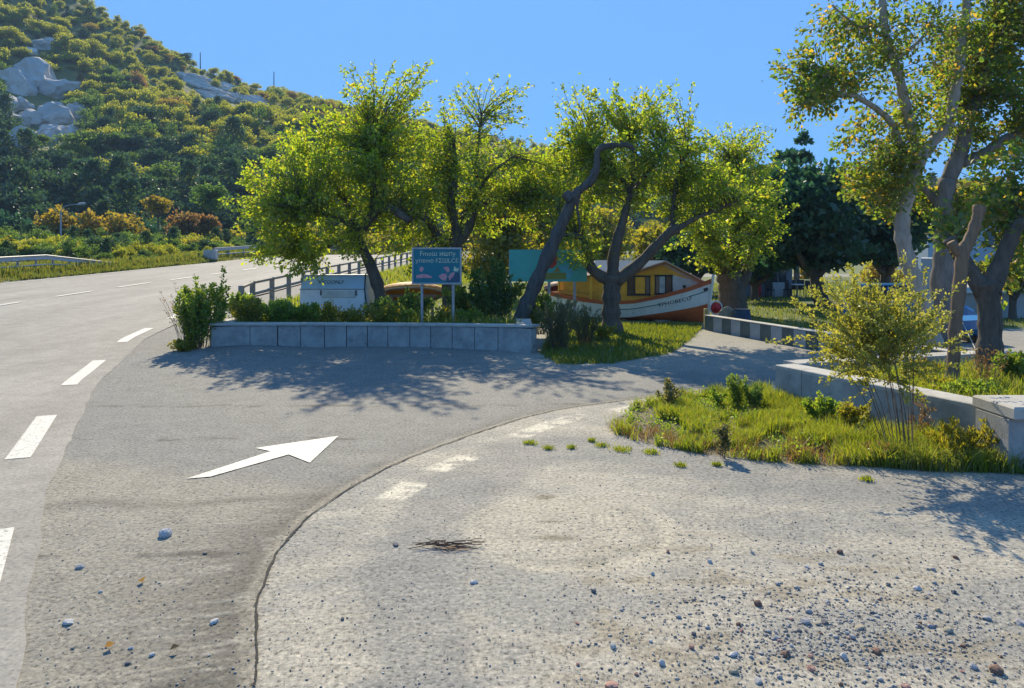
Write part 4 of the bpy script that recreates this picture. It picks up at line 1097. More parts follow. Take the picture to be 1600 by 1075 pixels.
# ------------------------------------------------------------------ white trailer
YC = 24.3
zt = px(0, 431, YC).z
tr = thing("caravan", (px(525, 431, YC).x, YC + 1.2, 0), "small white folding trailer parked behind the bed under the leftmost mulberry", "trailer")
x0, x1 = px(469, 0, YC).x, px(571, 0, YC).x; x2 = px(583, 0, YC + .6).x
zm = px(0, 452, YC).z; zb = .22
m_ = MB()                                        # lower tub with sloping right side, upper raked band
prof = [(x0 - .02, zb), (x1 + .12, zb), (x1 + .02, zm), (x0, zm)]
m_.prism([(x, YC, z) for x, z in prof], (.16, 1.9, 0))
m_.make("body", WHITE, tr)
m_ = MB()
up = [(x0, YC, zm + .004), (x1 - .02, YC, zm + .004), (x1 - .06, YC + .30, zt), (x0 + .07, YC + .30, zt)]
bk = [(x0 + .16, YC + 1.9, zm + .004), (x1 + .14, YC + 1.9, zm + .004), (x1 + .10, YC + 1.62, zt), (x0 + .20, YC + 1.62, zt)]
m_.add(up + bk, [(0, 1, 2, 3), (5, 4, 7, 6), (1, 5, 6, 2), (4, 0, 3, 7), (3, 2, 6, 7), (0, 4, 5, 1)])
lid = m_.make("lid", mat("pale_blue_lid", (.48, .64, .76), (.40, .57, .70), scale=2, rough=.45, bump=.03), tr)
m_ = MB(); m_.tube([(x0 - .02, YC - .015, zm), (x1, YC - .015, zm)], .018, seg=6); m_.make("seam_trim", STEEL, tr)
m_ = MB(); m_.tube([(x0 + .05, YC + .29, zt + .01), (x1 - .04, YC + .29, zt + .01), (x1 + .12, YC + 1.6, zt + .01)], .02, seg=6); m_.make("roof_trim", STEEL, tr)
wx0, wx1, wz0, wz1 = px(503, 0, YC).x, px(555, 0, YC).x, px(0, 465, YC).z, px(0, 455, YC).z
m_ = MB(); m_.box(((wx0 + wx1) / 2, YC - .012, (wz0 + wz1) / 2), (wx1 - wx0, .02, wz1 - wz0), bev=.008); wn = m_.make("hatch", mat("hatch_cream", (.66, .66, .58), rough=.5, bump=.05), tr)
for xx in (wx0 - .03, wx1 + .03):
    m_ = MB(); m_.box((xx, YC - .015, wz1 - .05), (.035, .03, .16)); m_.make("latch", DARKM, wn)
m_ = MB(); m_.tube([(x1 - .05, YC + .28, zt + .06), (x1 - .02, YC - .03, zm), (x1 + .1, YC - .03, zb)], .022, seg=6); m_.make("corner_strap", DARKM, tr)
def on_lid(u, v):
    f = (v + (zt - zm) * .5) / (zt - zm); return Vector((px(516, 0, YC).x + u, YC + .30 * f - .012, zm + f * (zt - zm) + .004))
lettering("KICOONLF", .16, on_lid, INK, tr)
for xx in (x0 + .5, x1 - .2):
    m_ = MB(); m_.tube([(xx - .09, YC + 1.0, .24), (xx + .09, YC + 1.0, .24)], .25, seg=16); m_.make("wheel", RUBBER, tr)
m_ = MB(); m_.tube([(x1 + .1, YC + .9, .35), (x1 + .9, YC + .9, .35)], .04); m_.tube([(x1 + .85, YC + .9, .4), (x1 + .85, YC + .9, 0)], .03); m_.make("drawbar", STEEL, tr)

# upturned orange rowing boat in the shade
def small_hull(name, c, L, B, H, rz, mt, label, cat, flip=True):
    root = thing(name, c, label, cat); m_ = MB(); vs = []; n = 13
    for i in range(n):
        s = i / (n - 1) * 2 - 1; b = B / 2 * (1 - abs(s) ** 2.4); h = H * (1 - .55 * abs(s) ** 2)
        for k in range(7):
            a = math.pi * k / 6; z = math.sin(a) ** .7 * h if 0 < k < 6 else 0
            vs.append(Vector((s * L / 2, -math.cos(a) * b, z + .06 * abs(s) ** 2)))
    M = Matrix.Translation(c) @ Matrix.Rotation(rz, 4, 'Z') @ Matrix.Rotation(R(-38), 4, 'X')
    fs = [(i * 7 + k, i * 7 + k + 1, (i + 1) * 7 + k + 1, (i + 1) * 7 + k) for i in range(n - 1) for k in range(6)]
    m_.add([M @ v for v in vs], fs); m_.make("hull", mt, root, smooth=True)
    for sgn in (0, 6):
        m_ = MB(); m_.tube([M @ vs[i * 7 + sgn] for i in range(n)], .035, seg=6); m_.make("gunwale", RAILM, root)
    return root
small_hull("rowing_boat", Vector((px(642, 0, 26).x, 26.2, px(0, 462, 26).z)), 2.5, .9, .45, R(6), ORANGE, "orange rowing boat tilted on its side behind the blue sign", "boat")
b_ = MB(); c_ = Vector((px(642, 0, 26).x, 26.2, px(0, 462, 26).z))
trs = thing("trestle", (c_.x, c_.y, 0), "dark wooden trestle holding up the orange rowing boat", "trestle")
for sx in (-.7, .7):
    m_ = MB(); m_.tube([(c_.x + sx, c_.y + .1, 0), (c_.x + sx, c_.y + .1, c_.z + .05)], .05, seg=6); m_.make("leg", RAILM, trs)
m_ = MB(); m_.box((c_.x, c_.y + .1, c_.z - .02), (1.7, .09, .07)); m_.make("beam", RAILM, trs)

# ------------------------------------------------------------------ blue sign
YS = 20.95
sg = thing("information_sign", (px(682, 0, YS).x, YS, .4), "framed dark blue sign board with cream lettering and pink pictures on two posts", "sign")
a, b = px(645, 388, YS), px(720, 443, YS)
m_ = MB(); m_.box(((a.x + b.x) / 2, YS, (a.z + b.z) / 2), (b.x - a.x, .03, a.z - b.z)); m_.make("board", BLUEB, sg)
m_ = MB(); w = .045
for c, s in ((((a.x + b.x) / 2, YS - .01, a.z), (b.x - a.x + w, .06, w)), (((a.x + b.x) / 2, YS - .01, b.z), (b.x - a.x + w, .06, w)), ((a.x, YS - .01, (a.z + b.z) / 2), (w, .06, a.z - b.z - w)), ((b.x, YS - .01, (a.z + b.z) / 2), (w, .06, a.z - b.z - w))):
    m_ = MB(); m_.box(c, s); m_.make("frame", STEEL, sg)
for x in (659, 708):
    m_ = MB(); xx = px(x, 0, YS).x; m_.tube([(xx, YS + .05, .3), (xx, YS + .05, a.z - .1)], .042, seg=10); m_.make("post", STEEL, sg)
def on_sign(x, y):
    return lambda u, v: Vector((px(x, 0, YS).x + u, YS - .022, px(0, y, YS).z + v))
lettering("Fmoш ишпy", .185, on_sign(684, 396.5), CREAM, sg)
lettering("упеmо FƩШLCƐ", .165, on_sign(683, 407.5), CREAM, sg)
def flat_patch(name, pts, Y, mt, root, off=.022):
    m_ = MB(); P = [px(x, y, Y) + Vector((0, -off, 0)) for x, y in pts]; m_.prism(P, (0, .004, 0)); return m_.make(name, mt, root)
def z2(p): return [(635 + x / 13.44, 375 + y / 13.44) for x, y in p]
flat_patch("picture", z2([(275, 650), (285, 590), (315, 548), (375, 600), (355, 625), (325, 672)]), YS, PINK, sg)
flat_patch("picture", z2([(205, 740), (330, 715), (430, 720), (545, 770), (520, 800), (360, 795), (215, 803)]), YS, PINK, sg)
flat_patch("picture", z2([(670, 760), (750, 710), (835, 705), (855, 760), (830, 850), (760, 845)]), YS, PINK, sg)
flat_patch("picture", z2([(775, 590), (830, 555), (890, 575), (910, 640), (870, 690), (830, 640)]), YS, PINK, sg, .0222)
flat_patch("picture", z2([(880, 770), (940, 690), (1025, 680), (985, 770), (940, 800), (910, 860)]), YS, PINK, sg, .0224)
flat_patch("picture", z2([(990, 640), (1010, 550), (1060, 600), (1110, 585), (1090, 650), (1040, 665)]), YS, CREAM, sg)
flat_patch("picture", z2([(850, 800), (950, 800), (1040, 690), (1135, 690), (1135, 885), (840, 885)]), YS, mat("sign_slate", (.05, .10, .16), rough=.6, bump=0), sg, .018)

# teal billboard behind
YT = 24.6
bb = thing("billboard", (px(856, 0, YT).x, YT, 0), "wide faded teal billboard half hidden by the leaning dead trunk", "billboard")
a, b = px(796, 390, YT), px(917, 440, YT)
m_ = MB(); m_.box(((a.x + b.x) / 2, YT, (a.z + b.z) / 2), (b.x - a.x, .05, a.z - b.z), bev=.006); m_.make("board", TEAL, bb)
for x in (797, 858, 898):
    xx = px(x, 0, YT).x; m_ = MB(); m_.tube([(xx, YT + .08, -.1), (xx, YT + .08, a.z)], .05, seg=10); m_.make("post", STEEL, bb)
ov = [(863 + 8 * math.cos(q) + 2.5 * math.sin(q), 409 - 10.5 * math.sin(q)) for q in np.linspace(0, 6.283, 18)[:-1]]
flat_patch("picture", ov, YT, mat("sign_red", (.42, .06, .04), rough=.6, bump=0), bb, .034)
flat_patch("picture", [(851, 426), (884, 426), (884, 436), (849, 437)], YT, mat("sign_olive", (.26, .27, .06), rough=.6, bump=0), bb, .034)
flat_patch("picture", [(872, 416), (888, 414), (897, 424), (890, 436), (884, 426)], YT, mat("sign_sky", (.14, .46, .56), rough=.6, bump=0), bb, .030)
flat_patch("picture", [(864, 425), (872, 416), (875, 425)], YT, mat("sign_ochre", (.35, .25, .05), rough=.6, bump=0), bb, .034)

# ------------------------------------------------------------------ the boat with its cabin
bo = thing("fishing_boat", (4.8, 29.2, 0), "white and red-brown wooden boat with a yellow gabled cabin aboard", "boat")
S0, S1 = Vector((2.0, 30.9, 0)), Vector((7.17, 27.5, 0)); ax = (S1 - S0); BL = ax.length; ax.normalize(); an = Vector((ax.y, -ax.x, 0))     # an: towards the camera
if an.y > 0: an = -an
def hb(s): return 1.15 * (1 - max(0, (s - .42) / .58) ** 2.3) * (.72 + .28 * min(1, s / .4)) + .02
def zg_(s): return float(np.interp(s, [0, .2, .42, .6, .78, .9, 1], [.98, .80, .70, .78, 1.05, 1.30, 1.58]))
def zw_(s): return float(np.interp(s, [0, .35, .55, .75, .9, 1], [.12, .06, .13, .34, .53, .68]))
def hull(s, f, side=1, off=0.0):
    """f: 0 gunwale, .12 under the rail, 1 waterline, 2 keel"""
    zg, zw = zg_(s), zw_(s)
    if f <= 1: z = zg + (zw - zg) * f; k = 1 - .16 * f ** 1.5
    else:
        g = f - 1; z = zw + (-.10 - zw) * g; k = .84 * (1 - g ** 1.6)
    rake = -.22 * max(0, (s - .86) / .14) ** 2 * (zg - z) / max(.2, zg)
    return S0 + ax * (s * BL + rake) + an * side * (hb(s) * k + off) + Vector((0, 0, z))
def strip(f0, f1, n, off=0):
    m_ = MB(); ns = 28
    for side in (1, -1):
        vs = [hull(i / (ns - 1), f0 + (f1 - f0) * k / n, side, off) for i in range(ns) for k in range(n + 1)]
        fs = [(i * (n + 1) + k, i * (n + 1) + k + 1, (i + 1) * (n + 1) + k + 1, (i + 1) * (n + 1) + k) for i in range(ns - 1) for k in range(n)]
        m_.add(vs, fs if side > 0 else [tuple(reversed(f)) for f in fs])
    return m_
strip(0, .2, 2, .035).make("gunwale", REDW, bo, smooth=True)
strip(.19, 1, 5).make("topside", HULLW, bo, smooth=True)
strip(1, 2, 5).make("bottom", mat("antifouling", (.62, .15, .035), (.50, .11, .028), scale=2.5, rough=.8, bump=.2, wear=(.16, .08, .05)), bo, smooth=True)
m_ = MB(); ns = 20
m_.add([hull(i / (ns - 1), .1, sd_, 0) for i in range(ns) for sd_ in (1, -1)], [(i * 2, i * 2 + 1, i * 2 + 3, i * 2 + 2) for i in range(ns - 1)]); m_.make("deck", REDW, bo)
m_ = MB(); m_.add([hull(0, f, sd_) for f in (0, .5, 1, 2) for sd_ in (1, -1)], [(0, 1, 3, 2), (2, 3, 5, 4), (4, 5, 7, 6)]); m_.make("transom", HULLW, bo)
m_ = MB(); m_.tube([hull(1, f) + ax * .03 for f in (0, .5, 1, 1.5, 1.95)] , [.05, .055, .06, .06, .06], seg=8); m_.tube([hull(1, 0) + ax * .03, hull(1, 0) + ax * .05 + Vector((0, 0, .14))], .05, seg=8); m_.make("stem_post", HULLW, bo)
m_ = MB(); m_.tube([hull(s, .52, 1, .012) for s in np.linspace(.35, .74, 12)], .016, seg=5); m_.tube([hull(s, .45, 1, .012) for s in np.linspace(.89, .985, 6)], .016, seg=5); m_.make("sheer_stripe", mat("stripe_teal", (.06, .20, .18), rough=.6, bump=0), bo)
m_ = MB(); m_.tube([hull(.965, .36, 1, .02), hull(.985, .36, 1, .02)], .05, seg=6); m_.make("hawse_hole", DARKM, bo)
for s_, w_, f_ in ((.46, .11, .62), (.385, .05, .62)):
    m_ = MB(); e = w_ / BL / 1.0
    m_.add([hull(s_ + dx_ * e, f_ + dy_, 1, .014) for dx_, dy_ in ((-1, .18), (1, .18), (1.0, -.12), (-1, -.12))], [(0, 1, 2, 3)]); m_.make("port_patch", mat("patch_green", (.045, .10, .075), rough=.7, bump=.1), bo)
lettering("EPHOBECO", .21, lambda u, v: hull(.815 + u / BL * 1.0, .55 - v / .8, 1, .016), INK, bo, "name_lettering")
# cabin: gable plane towards the lens
ca, cb = px(967, 0, 28.75), px(1106, 0, 28.05)
gdir = Vector((cb.x - ca.x, cb.y - ca.y, 0)); gn = Vector((gdir.y, -gdir.x, 0)).normalized()
if gn.y > 0: gn = -gn
back = Vector((-.82, .57, 0))
def G(x, y, off=0):
    # meet the sight line of a pixel with the gable plane
    d = Vector(((x - 800) / FPX, 1, -(y - HOR) / FPX)); t = ((ca.x * gn.x + ca.y * gn.y)) / (d.x * gn.x + d.y * gn.y)
    return Vector((0, 0, EYE)) + d * t + gn * off
m_ = MB()
gab = [G(968, 482), G(1100, 482), G(1100, 442), G(1040, 412), G(970, 432)]
m_.prism(gab, back * .08); m_.make("gable_wall", YELW, bo)
# vertical boards on the gable, each proud of the wall
for i, x in enumerate(list(range(969, 981, 4))):
    m_ = MB(); m_.prism([G(x, 480, .012), G(x + 3.5, 480, .012), G(x + 3.5, 432 - (x - 968) * .26, .012), G(x, 433 - (x - 968) * .26, .012)], -gn * .014); m_.make("board", YELW, bo)
for i, (y0, y1) in enumerate(((462.4, 466.5), (466.9, 471.2), (471.6, 476))):
    m_ = MB(); m_.prism([G(981, y1, .012), G(1052, y1, .012), G(1052, y0, .012), G(981, y0, .012)], -gn * .014); m_.make("board", YELW, bo)
m_ = MB(); m_.prism([G(1052, 462, .016), G(1099, 452, .016), G(1099, 442.5, .016), G(1050, 429, .016), G(1051, 460, .016)], -gn * .018); m_.make("white_panel", mat("panel_white", (.60, .66, .70), rough=.6, bump=.05), bo)
sw = [G(968, 480), G(968, 432)]
m_ = MB(); m_.prism([sw[0], sw[1], sw[1] + back * 2.7, sw[0] + back * 2.7], gn * -.06); m_.make("side_wall", YELW, bo)
m_ = MB(); q0, q1 = G(1100, 482), G(1100, 442); m_.prism([q0, q1, q1 + back * 2.7, q0 + back * 2.7], gn * -.06); m_.make("side_wall", YELW, bo)
def win(x0, x1, y0, y1, glass, inner=None):
    m_ = MB(); m_.prism([G(x0, y1, .03), G(x1, y1, .03), G(x1, y0, .03), G(x0, y0, .03)], -gn * .032); w_ = m_.make("window", DARKM, bo)
    for a_, b_, g_ in inner:
        m_ = MB(); m_.prism([G(a_, y1 - 2.5, .036), G(b_, y1 - 2.5, .036), G(b_, y0 + 2, .036), G(a_, y0 + 2, .036)], -gn * .005); m_.make("pane", g_, w_)
    for sgn, yy in ((1, y0), (-1, y1)):
        m_ = MB(); m_.prism([G(x0 - 1, yy + .7, .05), G(x1 + 1, yy + .7, .05), G(x1 + 1, yy - .7, .05), G(x0 - 1, yy - .7, .05)], -gn * .04); m_.make("sill", DARKM, w_)
win(980, 1016, 431, 461, GLASSD, [(982, 992, GLASSD), (993, 1008, YELW), (1009.5, 1014.5, GLASSD)])
win(1023, 1051, 430, 460, GLASSD, [(1025, 1030, GLASSD), (1030.5, 1039, GLASSB), (1041, 1049, mat("curtain_brown", (.16, .10, .07), rough=.8))])
for x in (1018.5, 1020.8):
    m_ = MB(); m_.prism([G(x, 461, .02), G(x + 1.9, 461, .02), G(x + 1.9, 420, .02), G(x, 420, .02)], -gn * .02); m_.make("post", YELW, bo)
apex, el, er = G(1040, 408.5, .16), G(969, 431.5, .16), G(1108, 444, .16)
for e_ in (el, er):
    m_ = MB(); L_ = back * 2.9
    for k in range(1):
        m_.prism([e_, apex, apex + L_, e_ + L_], (0, 0, .035)); m_.make("roof_slope", ROOFW, bo)
    m_ = MB(); m_.prism([e_ - Vector((0, 0, .10)), apex - Vector((0, 0, .10)), apex - Vector((0, 0, .004)), e_ - Vector((0, 0, .004))], -gn * .05); m_.make("barge_board", mat("barge_wood", (.32, .15, .06), (.2, .09, .04), rough=.75), bo)
# aft shelter: posts and orange rail behind the tree
p0 = hull(.06, 0, 1, -.05); p1 = hull(.30, 0, 1, -.05)
for f in (0, .5, 1):
    q = p0.lerp(p1, f); m_ = MB(); m_.box((q.x, q.y, q.z + .42), (.08, .08, .84)); m_.make("post", YELW, bo)
m_ = MB(); hv = Vector((0, 0, .84)); m_.prism([p0 + hv - an * -.2, p1 + hv - an * -.2, p1 + hv - an * 1.7 + Vector((0, 0, .2)), p0 + hv - an * 1.7 + Vector((0, 0, .2))], (0, 0, .05)); m_.make("shelter_roof", mat("shelter_brown", (.17, .09, .06), rough=.8), bo)
m_ = MB(); m_.tube([p0 + Vector((0, 0, .06)), p1 + Vector((0, 0, .06))], .07, seg=6); m_.make("rail", ORANGE, bo)
m_ = MB(); m_.tube([hull(.86, 0, 1, -.1) + Vector((0, 0, -.02)), hull(.86, 0, 1, -.1) + Vector((0, 0, .12))], [.05, .07], seg=8); m_.make("bollard", DARKM, bo)
for s_ in (.2, .5, .72):
    m_ = MB(); q = hull(s_, 1.6, 1); m_.box((q.x, q.y, -.02), (.5, .3, .12), rz=.3)
    o = m_.make("boat_chock", CONC_L); tag(o, {.2: "pale block wedged under the stern of the boat", .5: "pale block wedged under the middle of the hull", .72: "pale block lying under the bow of the boat"}[s_], "block")
dk = small_hull("dinghy", Vector((px(884, 0, 31).x, 31.5, px(0, 455, 31).z)), 1.7, .9, .4, R(2), mat("maroon_hull", (.22, .04, .03), rough=.6), "small maroon dinghy seen under the teal billboard", "boat")
m_ = MB(); m_.box((px(884, 0, 31).x, 31.6, .4), (1.3, .5, .72)); o = m_.make("crate_stack", RAILM); tag(o, "dark crates under the maroon dinghy", "crate")

# things by the bow
p = px(1119, 481, 27.2)
fl = thing("float_buoy", (p.x, 27.2, 0), "red buoy with a white rim hung by the bow of the boat", "buoy")
m_ = MB(); m_.tube([(p.x, 27.2 + .06, p.z), (p.x, 27.2 - .06, p.z)], [.20, .16], seg=16); m_.tube([(p.x, 27.13, p.z), (p.x, 27.07, p.z)], [.13, .06], seg=12); m_.make("buoy_face", mat("buoy_red", (.60, .015, .02), rough=.45, bump=.03), fl)
m_ = MB(); m_.tube([(p.x + .21 * math.cos(q), 27.22, p.z + .24 * math.sin(q)) for q in np.linspace(0, 6.283, 17)], .03, seg=5, cap=False); m_.make("rim", WHITE, fl)
m_ = MB(); m_.tube([(p.x, 27.34, -.05), (p.x, 27.34, p.z + .2)], .035, seg=8); m_.make("post", RAILM, fl)
p = gp(1140, 510); me = rock_mesh("garden_boulder", 55, 3, .3, .85); o = link_mesh("garden_boulder", me, mat("boulder_stone", (.33, .29, .21), (.17, .15, .11), scale=4, rough=.95, bump=.6, wear=(.10, .12, .05)))
o.location = (px(1138, 0, 25.8).x, 25.8, .30); o.scale = (.36, .3, .52); tag(o, "mossy upright boulder behind the chequered kerb", "boulder")
tb_ = thing("planter_tub", (px(1160, 0, 25.4).x, 25.4, 0), "navy tapered tub standing beside the mossy boulder", "tub")
m_ = MB(); q = tb_.location; m_.tube([(q.x, q.y, 0), (q.x, q.y, .62), (q.x, q.y, .62), (q.x, q.y, .56)], [.34, .24, .20, .19], seg=14); m_.make("tub_wall", NAVY, tb_)
m_ = MB(); m_.tube([(q.x, q.y, .60), (q.x, q.y, .64)], .26, seg=14); m_.make("rim", NAVY, tb_)
m_ = MB(); m_.box((px(1103, 0, 25.2).x, 25.2, .32), (.12, .12, .70), bev=.015); o = m_.make("bollard_post", mat("post_yellow", (.40, .33, .12), (.28, .22, .09), rough=.8), None); tag(o, "yellowish post at the boat end of the chequered kerb", "post")

# ------------------------------------------------------------------ chequered kerb
kb = thing("chequered_kerb", (7, 22, 0), "low kerb wall of alternating white and dark green blocks beside the drive", "kerb")
K0, K1 = gp(1108, 516), gp(1288, 549); kd = (K1 - K0); kl = kd.length; kd.normalize()
KW = mat("kerb_white", (.36, .38, .38), (.27, .29, .29), scale=4, rough=.85, bump=.2, wear=(.3, .31, .3))
KD = mat("kerb_green", (.12, .145, .13), (.08, .10, .09), scale=4, rough=.85, bump=.2, wear=(.14, .15, .13))
kr = math.atan2(kd.y, kd.x); nB = 11; bl = kl / nB
for i in range(nB + 9):
    c = K0 + kd * (bl * (i + .5)); m_ = MB(); m_.box(tuple(kb.location), (bl - .012, .24, .54), bev=.015)
    o = m_.make("block", KW if i % 2 else KD, kb); o.location = c + Vector((0, .12, .19)) - kb.location; o.rotation_euler = (0, 0, kr)
m_ = MB(); c = K0 + kd * (bl * (nB + 9) / 2); m_.box(tuple(kb.location), (bl * (nB + 9), .27, .03), bev=.008); o = m_.make("coping", CONC_L, kb); o.location = c + Vector((0, .12, .476)) - kb.location; o.rotation_euler = (0, 0, kr)

# ------------------------------------------------------------------ right-hand planter
pw = thing("planter_wall", (5, 11, 0), "angular concrete planter wall with a broad pale top beside the grass island", "wall")
def wall_run(a, b, th, top, left, lens, root, name="wall_section"):
    """a straight run of cast sections; left: side on which the thickness lies"""
    a = Vector((a[0], a[1], 0)); b = Vector((b[0], b[1], 0)); d = (b - a); L_ = d.length; d.normalize(); n = Vector((-d.y, d.x, 0)) * left
    s = 0
    for k, l in enumerate(lens):
        e = min(L_, s + l); p, q = a + d * (s + .006), a + d * (e - .006); z = top
        m_ = MB()
        P = [p, q, q + n * th, p + n * th]; P2 = [p + n * .012, q + n * .012, q + n * (th - .012), p + n * (th - .012)]
        m_.add([v + Vector((0, 0, -.08)) for v in P] + [v + Vector((0, 0, z - .055)) for v in P], [(0, 3, 2, 1), (4, 5, 6, 7)] + [(j, (j + 1) % 4, 4 + (j + 1) % 4, 4 + j) for j in range(4)])
        m_.make(name, CONC, root)
        m_ = MB()
        m_.add([v + Vector((0, 0, z - .054)) for v in P] + [v + Vector((0, 0, z - .01)) for v in P] + [v + Vector((0, 0, z)) for v in P2], [(0, 3, 2, 1), (8, 9, 10, 11)] + [(r_ * 4 + j, r_ * 4 + (j + 1) % 4, r_ * 4 + 4 + (j + 1) % 4, r_ * 4 + 4 + j) for r_ in range(2) for j in range(4)])
        m_.make("top_slab", CONC_L, root); s = e
W0 = (4.42, 12.9); W1 = (5.85, 9.25)
wall_run(W0, W1, .42, .62, 1, [.62, 2.1, 1.2], pw)
wall_run((4.86, 13.03), (9.6, 14.6), .42, .62, 1, [1.6, 1.7, 1.7], pw)
pc = thing("capped_wall", (7, 9.1, 0), "capped concrete wall end at the right picture edge", "wall")
m_ = MB(); m_.box((7.2, 9.05, .26), (3.1, .62, .68)); m_.make("wall_body", CONC, pc)
for k in range(2):
    m_ = MB(); m_.box((6.46 + k * 1.6, 9.05, .68), (1.585 if k else 1.60, .78, .15), bev=.02); m_.make("cap_slab", CONC_L, pc)
V = []; 
for i in range(40):
    for k in range(30):
        x = 4.7 + 7 * i / 39; y = 9.45 + 4.9 * k / 29
        l = 12.9 + (9.25 - 12.9) * 0; xl = 4.42 + (12.9 - y) * (1.43 / 3.65) + .3
        yl = 13.03 + (x - 4.86) * .331
        x = max(x, xl); y = min(y, yl)
        V.append((x, y, .40 + .10 * float(fbm(x * 2, y * 2, 9) - .5)))
ix = np.arange(1200).reshape(40, 30)
tag(link_mesh("planter_soil", mesh_arrays("planter_soil", V, [np.stack([ix[:-1, :-1], ix[1:, :-1], ix[1:, 1:], ix[:-1, 1:]], -1).reshape(-1, 4)]), SOIL), kind='structure')
a, b = gp(1228, 628), gp(1276, 655); m_ = MB(); m_.tube([(a.x, a.y, .06), ((a.x + b.x) / 2, (a.y + b.y) / 2, .07), (b.x, b.y, .05)], .045, seg=8); o = m_.make("concrete_kerbstone", CONC_L); tag(o, "narrow pale kerb strip lying at the foot of the planter wall", "kerb")

# ------------------------------------------------------------------ terrace wall, lawn edges, buildings
tw = thing("terrace_wall", (18, 29.6, 0), "pale grey panelled retaining wall far behind the right-hand trees", "wall")
for k in range(11):
    m_ = MB(); m_.box((16.2 + k * 1.2, 29.55, .46), (1.19, .25, .94), bev=.01); m_.make("panel", PLASTER, tw)
m_ = MB(); m_.box((22.2, 29.55, .96), (13.3, .4, .06), bev=.01); m_.make("coping", CONC_L, tw)
m_ = MB(); m_.prism([(16.0, 29.7, -.1), (28.7, 29.7, -.1), (42, 39, -.1), (21.5, 39, -.1)], (0, 0, 1.03)); o = m_.make("terrace", CONC_L); tag(o, kind='structure')
bd = thing("building", (38, 72, 0), "pale blue-grey flat-roofed building beyond the terrace", "building")
m_ = MB(); m_.box((47, 76, 3.2), (16, 8, 6.4)); m_.make("wall", mat("pale_blue_render", (.36, .44, .50), (.32, .40, .46), scale=.5, rough=.85, bump=.05), bd)
m_ = MB(); m_.box((47, 76, 6.5), (16.5, 8.5, .25)); m_.make("roof", PLASTER, bd)
for k in range(4):
    m_ = MB(); m_.box((41 + k * 4, 71.97, 3.8), (1.3, .1, 1.5)); wn = m_.make("window", DARKM, bd); m_ = MB(); m_.box((41 + k * 4, 71.9, 3.8), (1.1, .06, 1.3)); m_.make("pane", GLASSD, wn)
bd2 = thing("container", (px(1477, 0, 42).x, 42, 0), "tall blue container box behind the terrace wall", "container")
q = bd2.location; m_ = MB(); m_.box((q.x + .1, 42.8, 1.35), (1.15, 1.6, 1.75), bev=.03); m_.make("shell", mat("container_blue", (.05, .16, .32), (.04, .13, .27), rough=.6, bump=.05), bd2)
for k in range(4):
    m_ = MB(); m_.box((q.x - .32 + k * .28, 41.99, 1.35), (.07, .05, 1.6)); m_.make("rib", CARBLUE, bd2)
lp = thing("lamp_post", (px(1474, 0, 29).x, 29, 0), "slim black lamp post with a small round lantern by the terrace wall", "lamp post")
q = lp.location; m_ = MB(); m_.tube([(q.x, q.y, 0), (q.x, q.y, 2.95)], [.04, .03], seg=8); m_.make("post", DARKM, lp)
m_ = MB(); m_.tube([(q.x, q.y - .02, 2.0), (q.x + .1, q.y - .05, 2.05)], .015, seg=5); m_.tube([(q.x - .25, q.y, 2.75), (q.x + .25, q.y, 2.75)], .02, seg=5); m_.make("bracket", DARKM, lp)
m_ = MB(); m_.tube([(q.x + .1, q.y - .05, 1.93), (q.x + .1, q.y - .05, 1.98), (q.x + .1, q.y - .05, 2.1), (q.x + .1, q.y - .05, 2.15)], [.05, .10, .10, .04], seg=10); m_.make("lantern", mat("lantern_glass", (.55, .55, .42), rough=.3, bump=0), lp)

# kiosk with its terrace furniture
kq = thing("kiosk", (px(1205, 0, 43).x, 44, 0), "low grey kiosk with a dark glazed front beneath the evergreens", "kiosk")
xa, xb = px(1160, 0, 43).x, px(1241, 0, 43).x
m_ = MB(); m_.box(((xa + xb) / 2, 44.6, 1.15), (xb - xa, 2.6, 2.3)); m_.make("wall", mat("kiosk_grey", (.20, .24, .28), rough=.8), kq)
m_ = MB(); m_.box(((xa + xb) / 2, 44.5, 2.36), (xb - xa + .5, 3.2, .12)); m_.make("roof", DARKM, kq)
for k, (u0, u1) in enumerate(((1182, 1190), (1192, 1200), (1204, 1214), (1218, 1228))):
    c0, c1 = px(u0, 0, 43.3).x, px(u1, 0, 43.3).x; m_ = MB(); m_.box(((c0 + c1) / 2, 43.28, 1.45), (c1 - c0, .06, 1.3)); w_ = m_.make("window", DARKM, kq); m_ = MB(); m_.box(((c0 + c1) / 2, 43.24, 1.45), (c1 - c0 - .06, .04, 1.2)); m_.make("pane", GLASSD, w_)
m_ = MB(); m_.box((px(1216, 0, 43).x, 43.0, .42), (.66, .14, .84), bev=.01); o = m_.make("menu_board", mat("board_pale", (.42, .50, .56), rough=.6)); tag(o, "pale panel standing in front of the kiosk", "panel")
m_ = MB(); q = px(1183, 0, 42.8); m_.box((q.x, 42.8, .55), (.36, .3, .8), bev=.05); m_.box((q.x, 42.8, .08), (.30, .26, .16)); o = m_.make("drinks_cooler", mat("cooler_red", (.50, .03, .03), rough=.4, bump=0)); tag(o, "red drinks cooler at the left of the kiosk front", "cooler")
def chair(x, Y, label=None):
    c = px(x, 0, Y); r_ = thing("cafe_chair", (c.x, Y, 0), label, "chair", "dark chairs outside the kiosk")
    m_ = MB(); m_.box((c.x, Y, .45), (.42, .42, .05), bev=.01); m_.make("seat", DARKM, r_)
    m_ = MB(); m_.box((c.x, Y + .2, .72), (.42, .05, .5), rx=-.12, bev=.01); m_.make("backrest", DARKM, r_)
    for sx in (-.18, .18):
        for sy in (-.18, .18):
            m_ = MB(); m_.tube([(c.x + sx, Y + sy, 0), (c.x + sx * .9, Y + sy * .9, .44)], .02, seg=5); m_.make("leg", DARKM, r_)
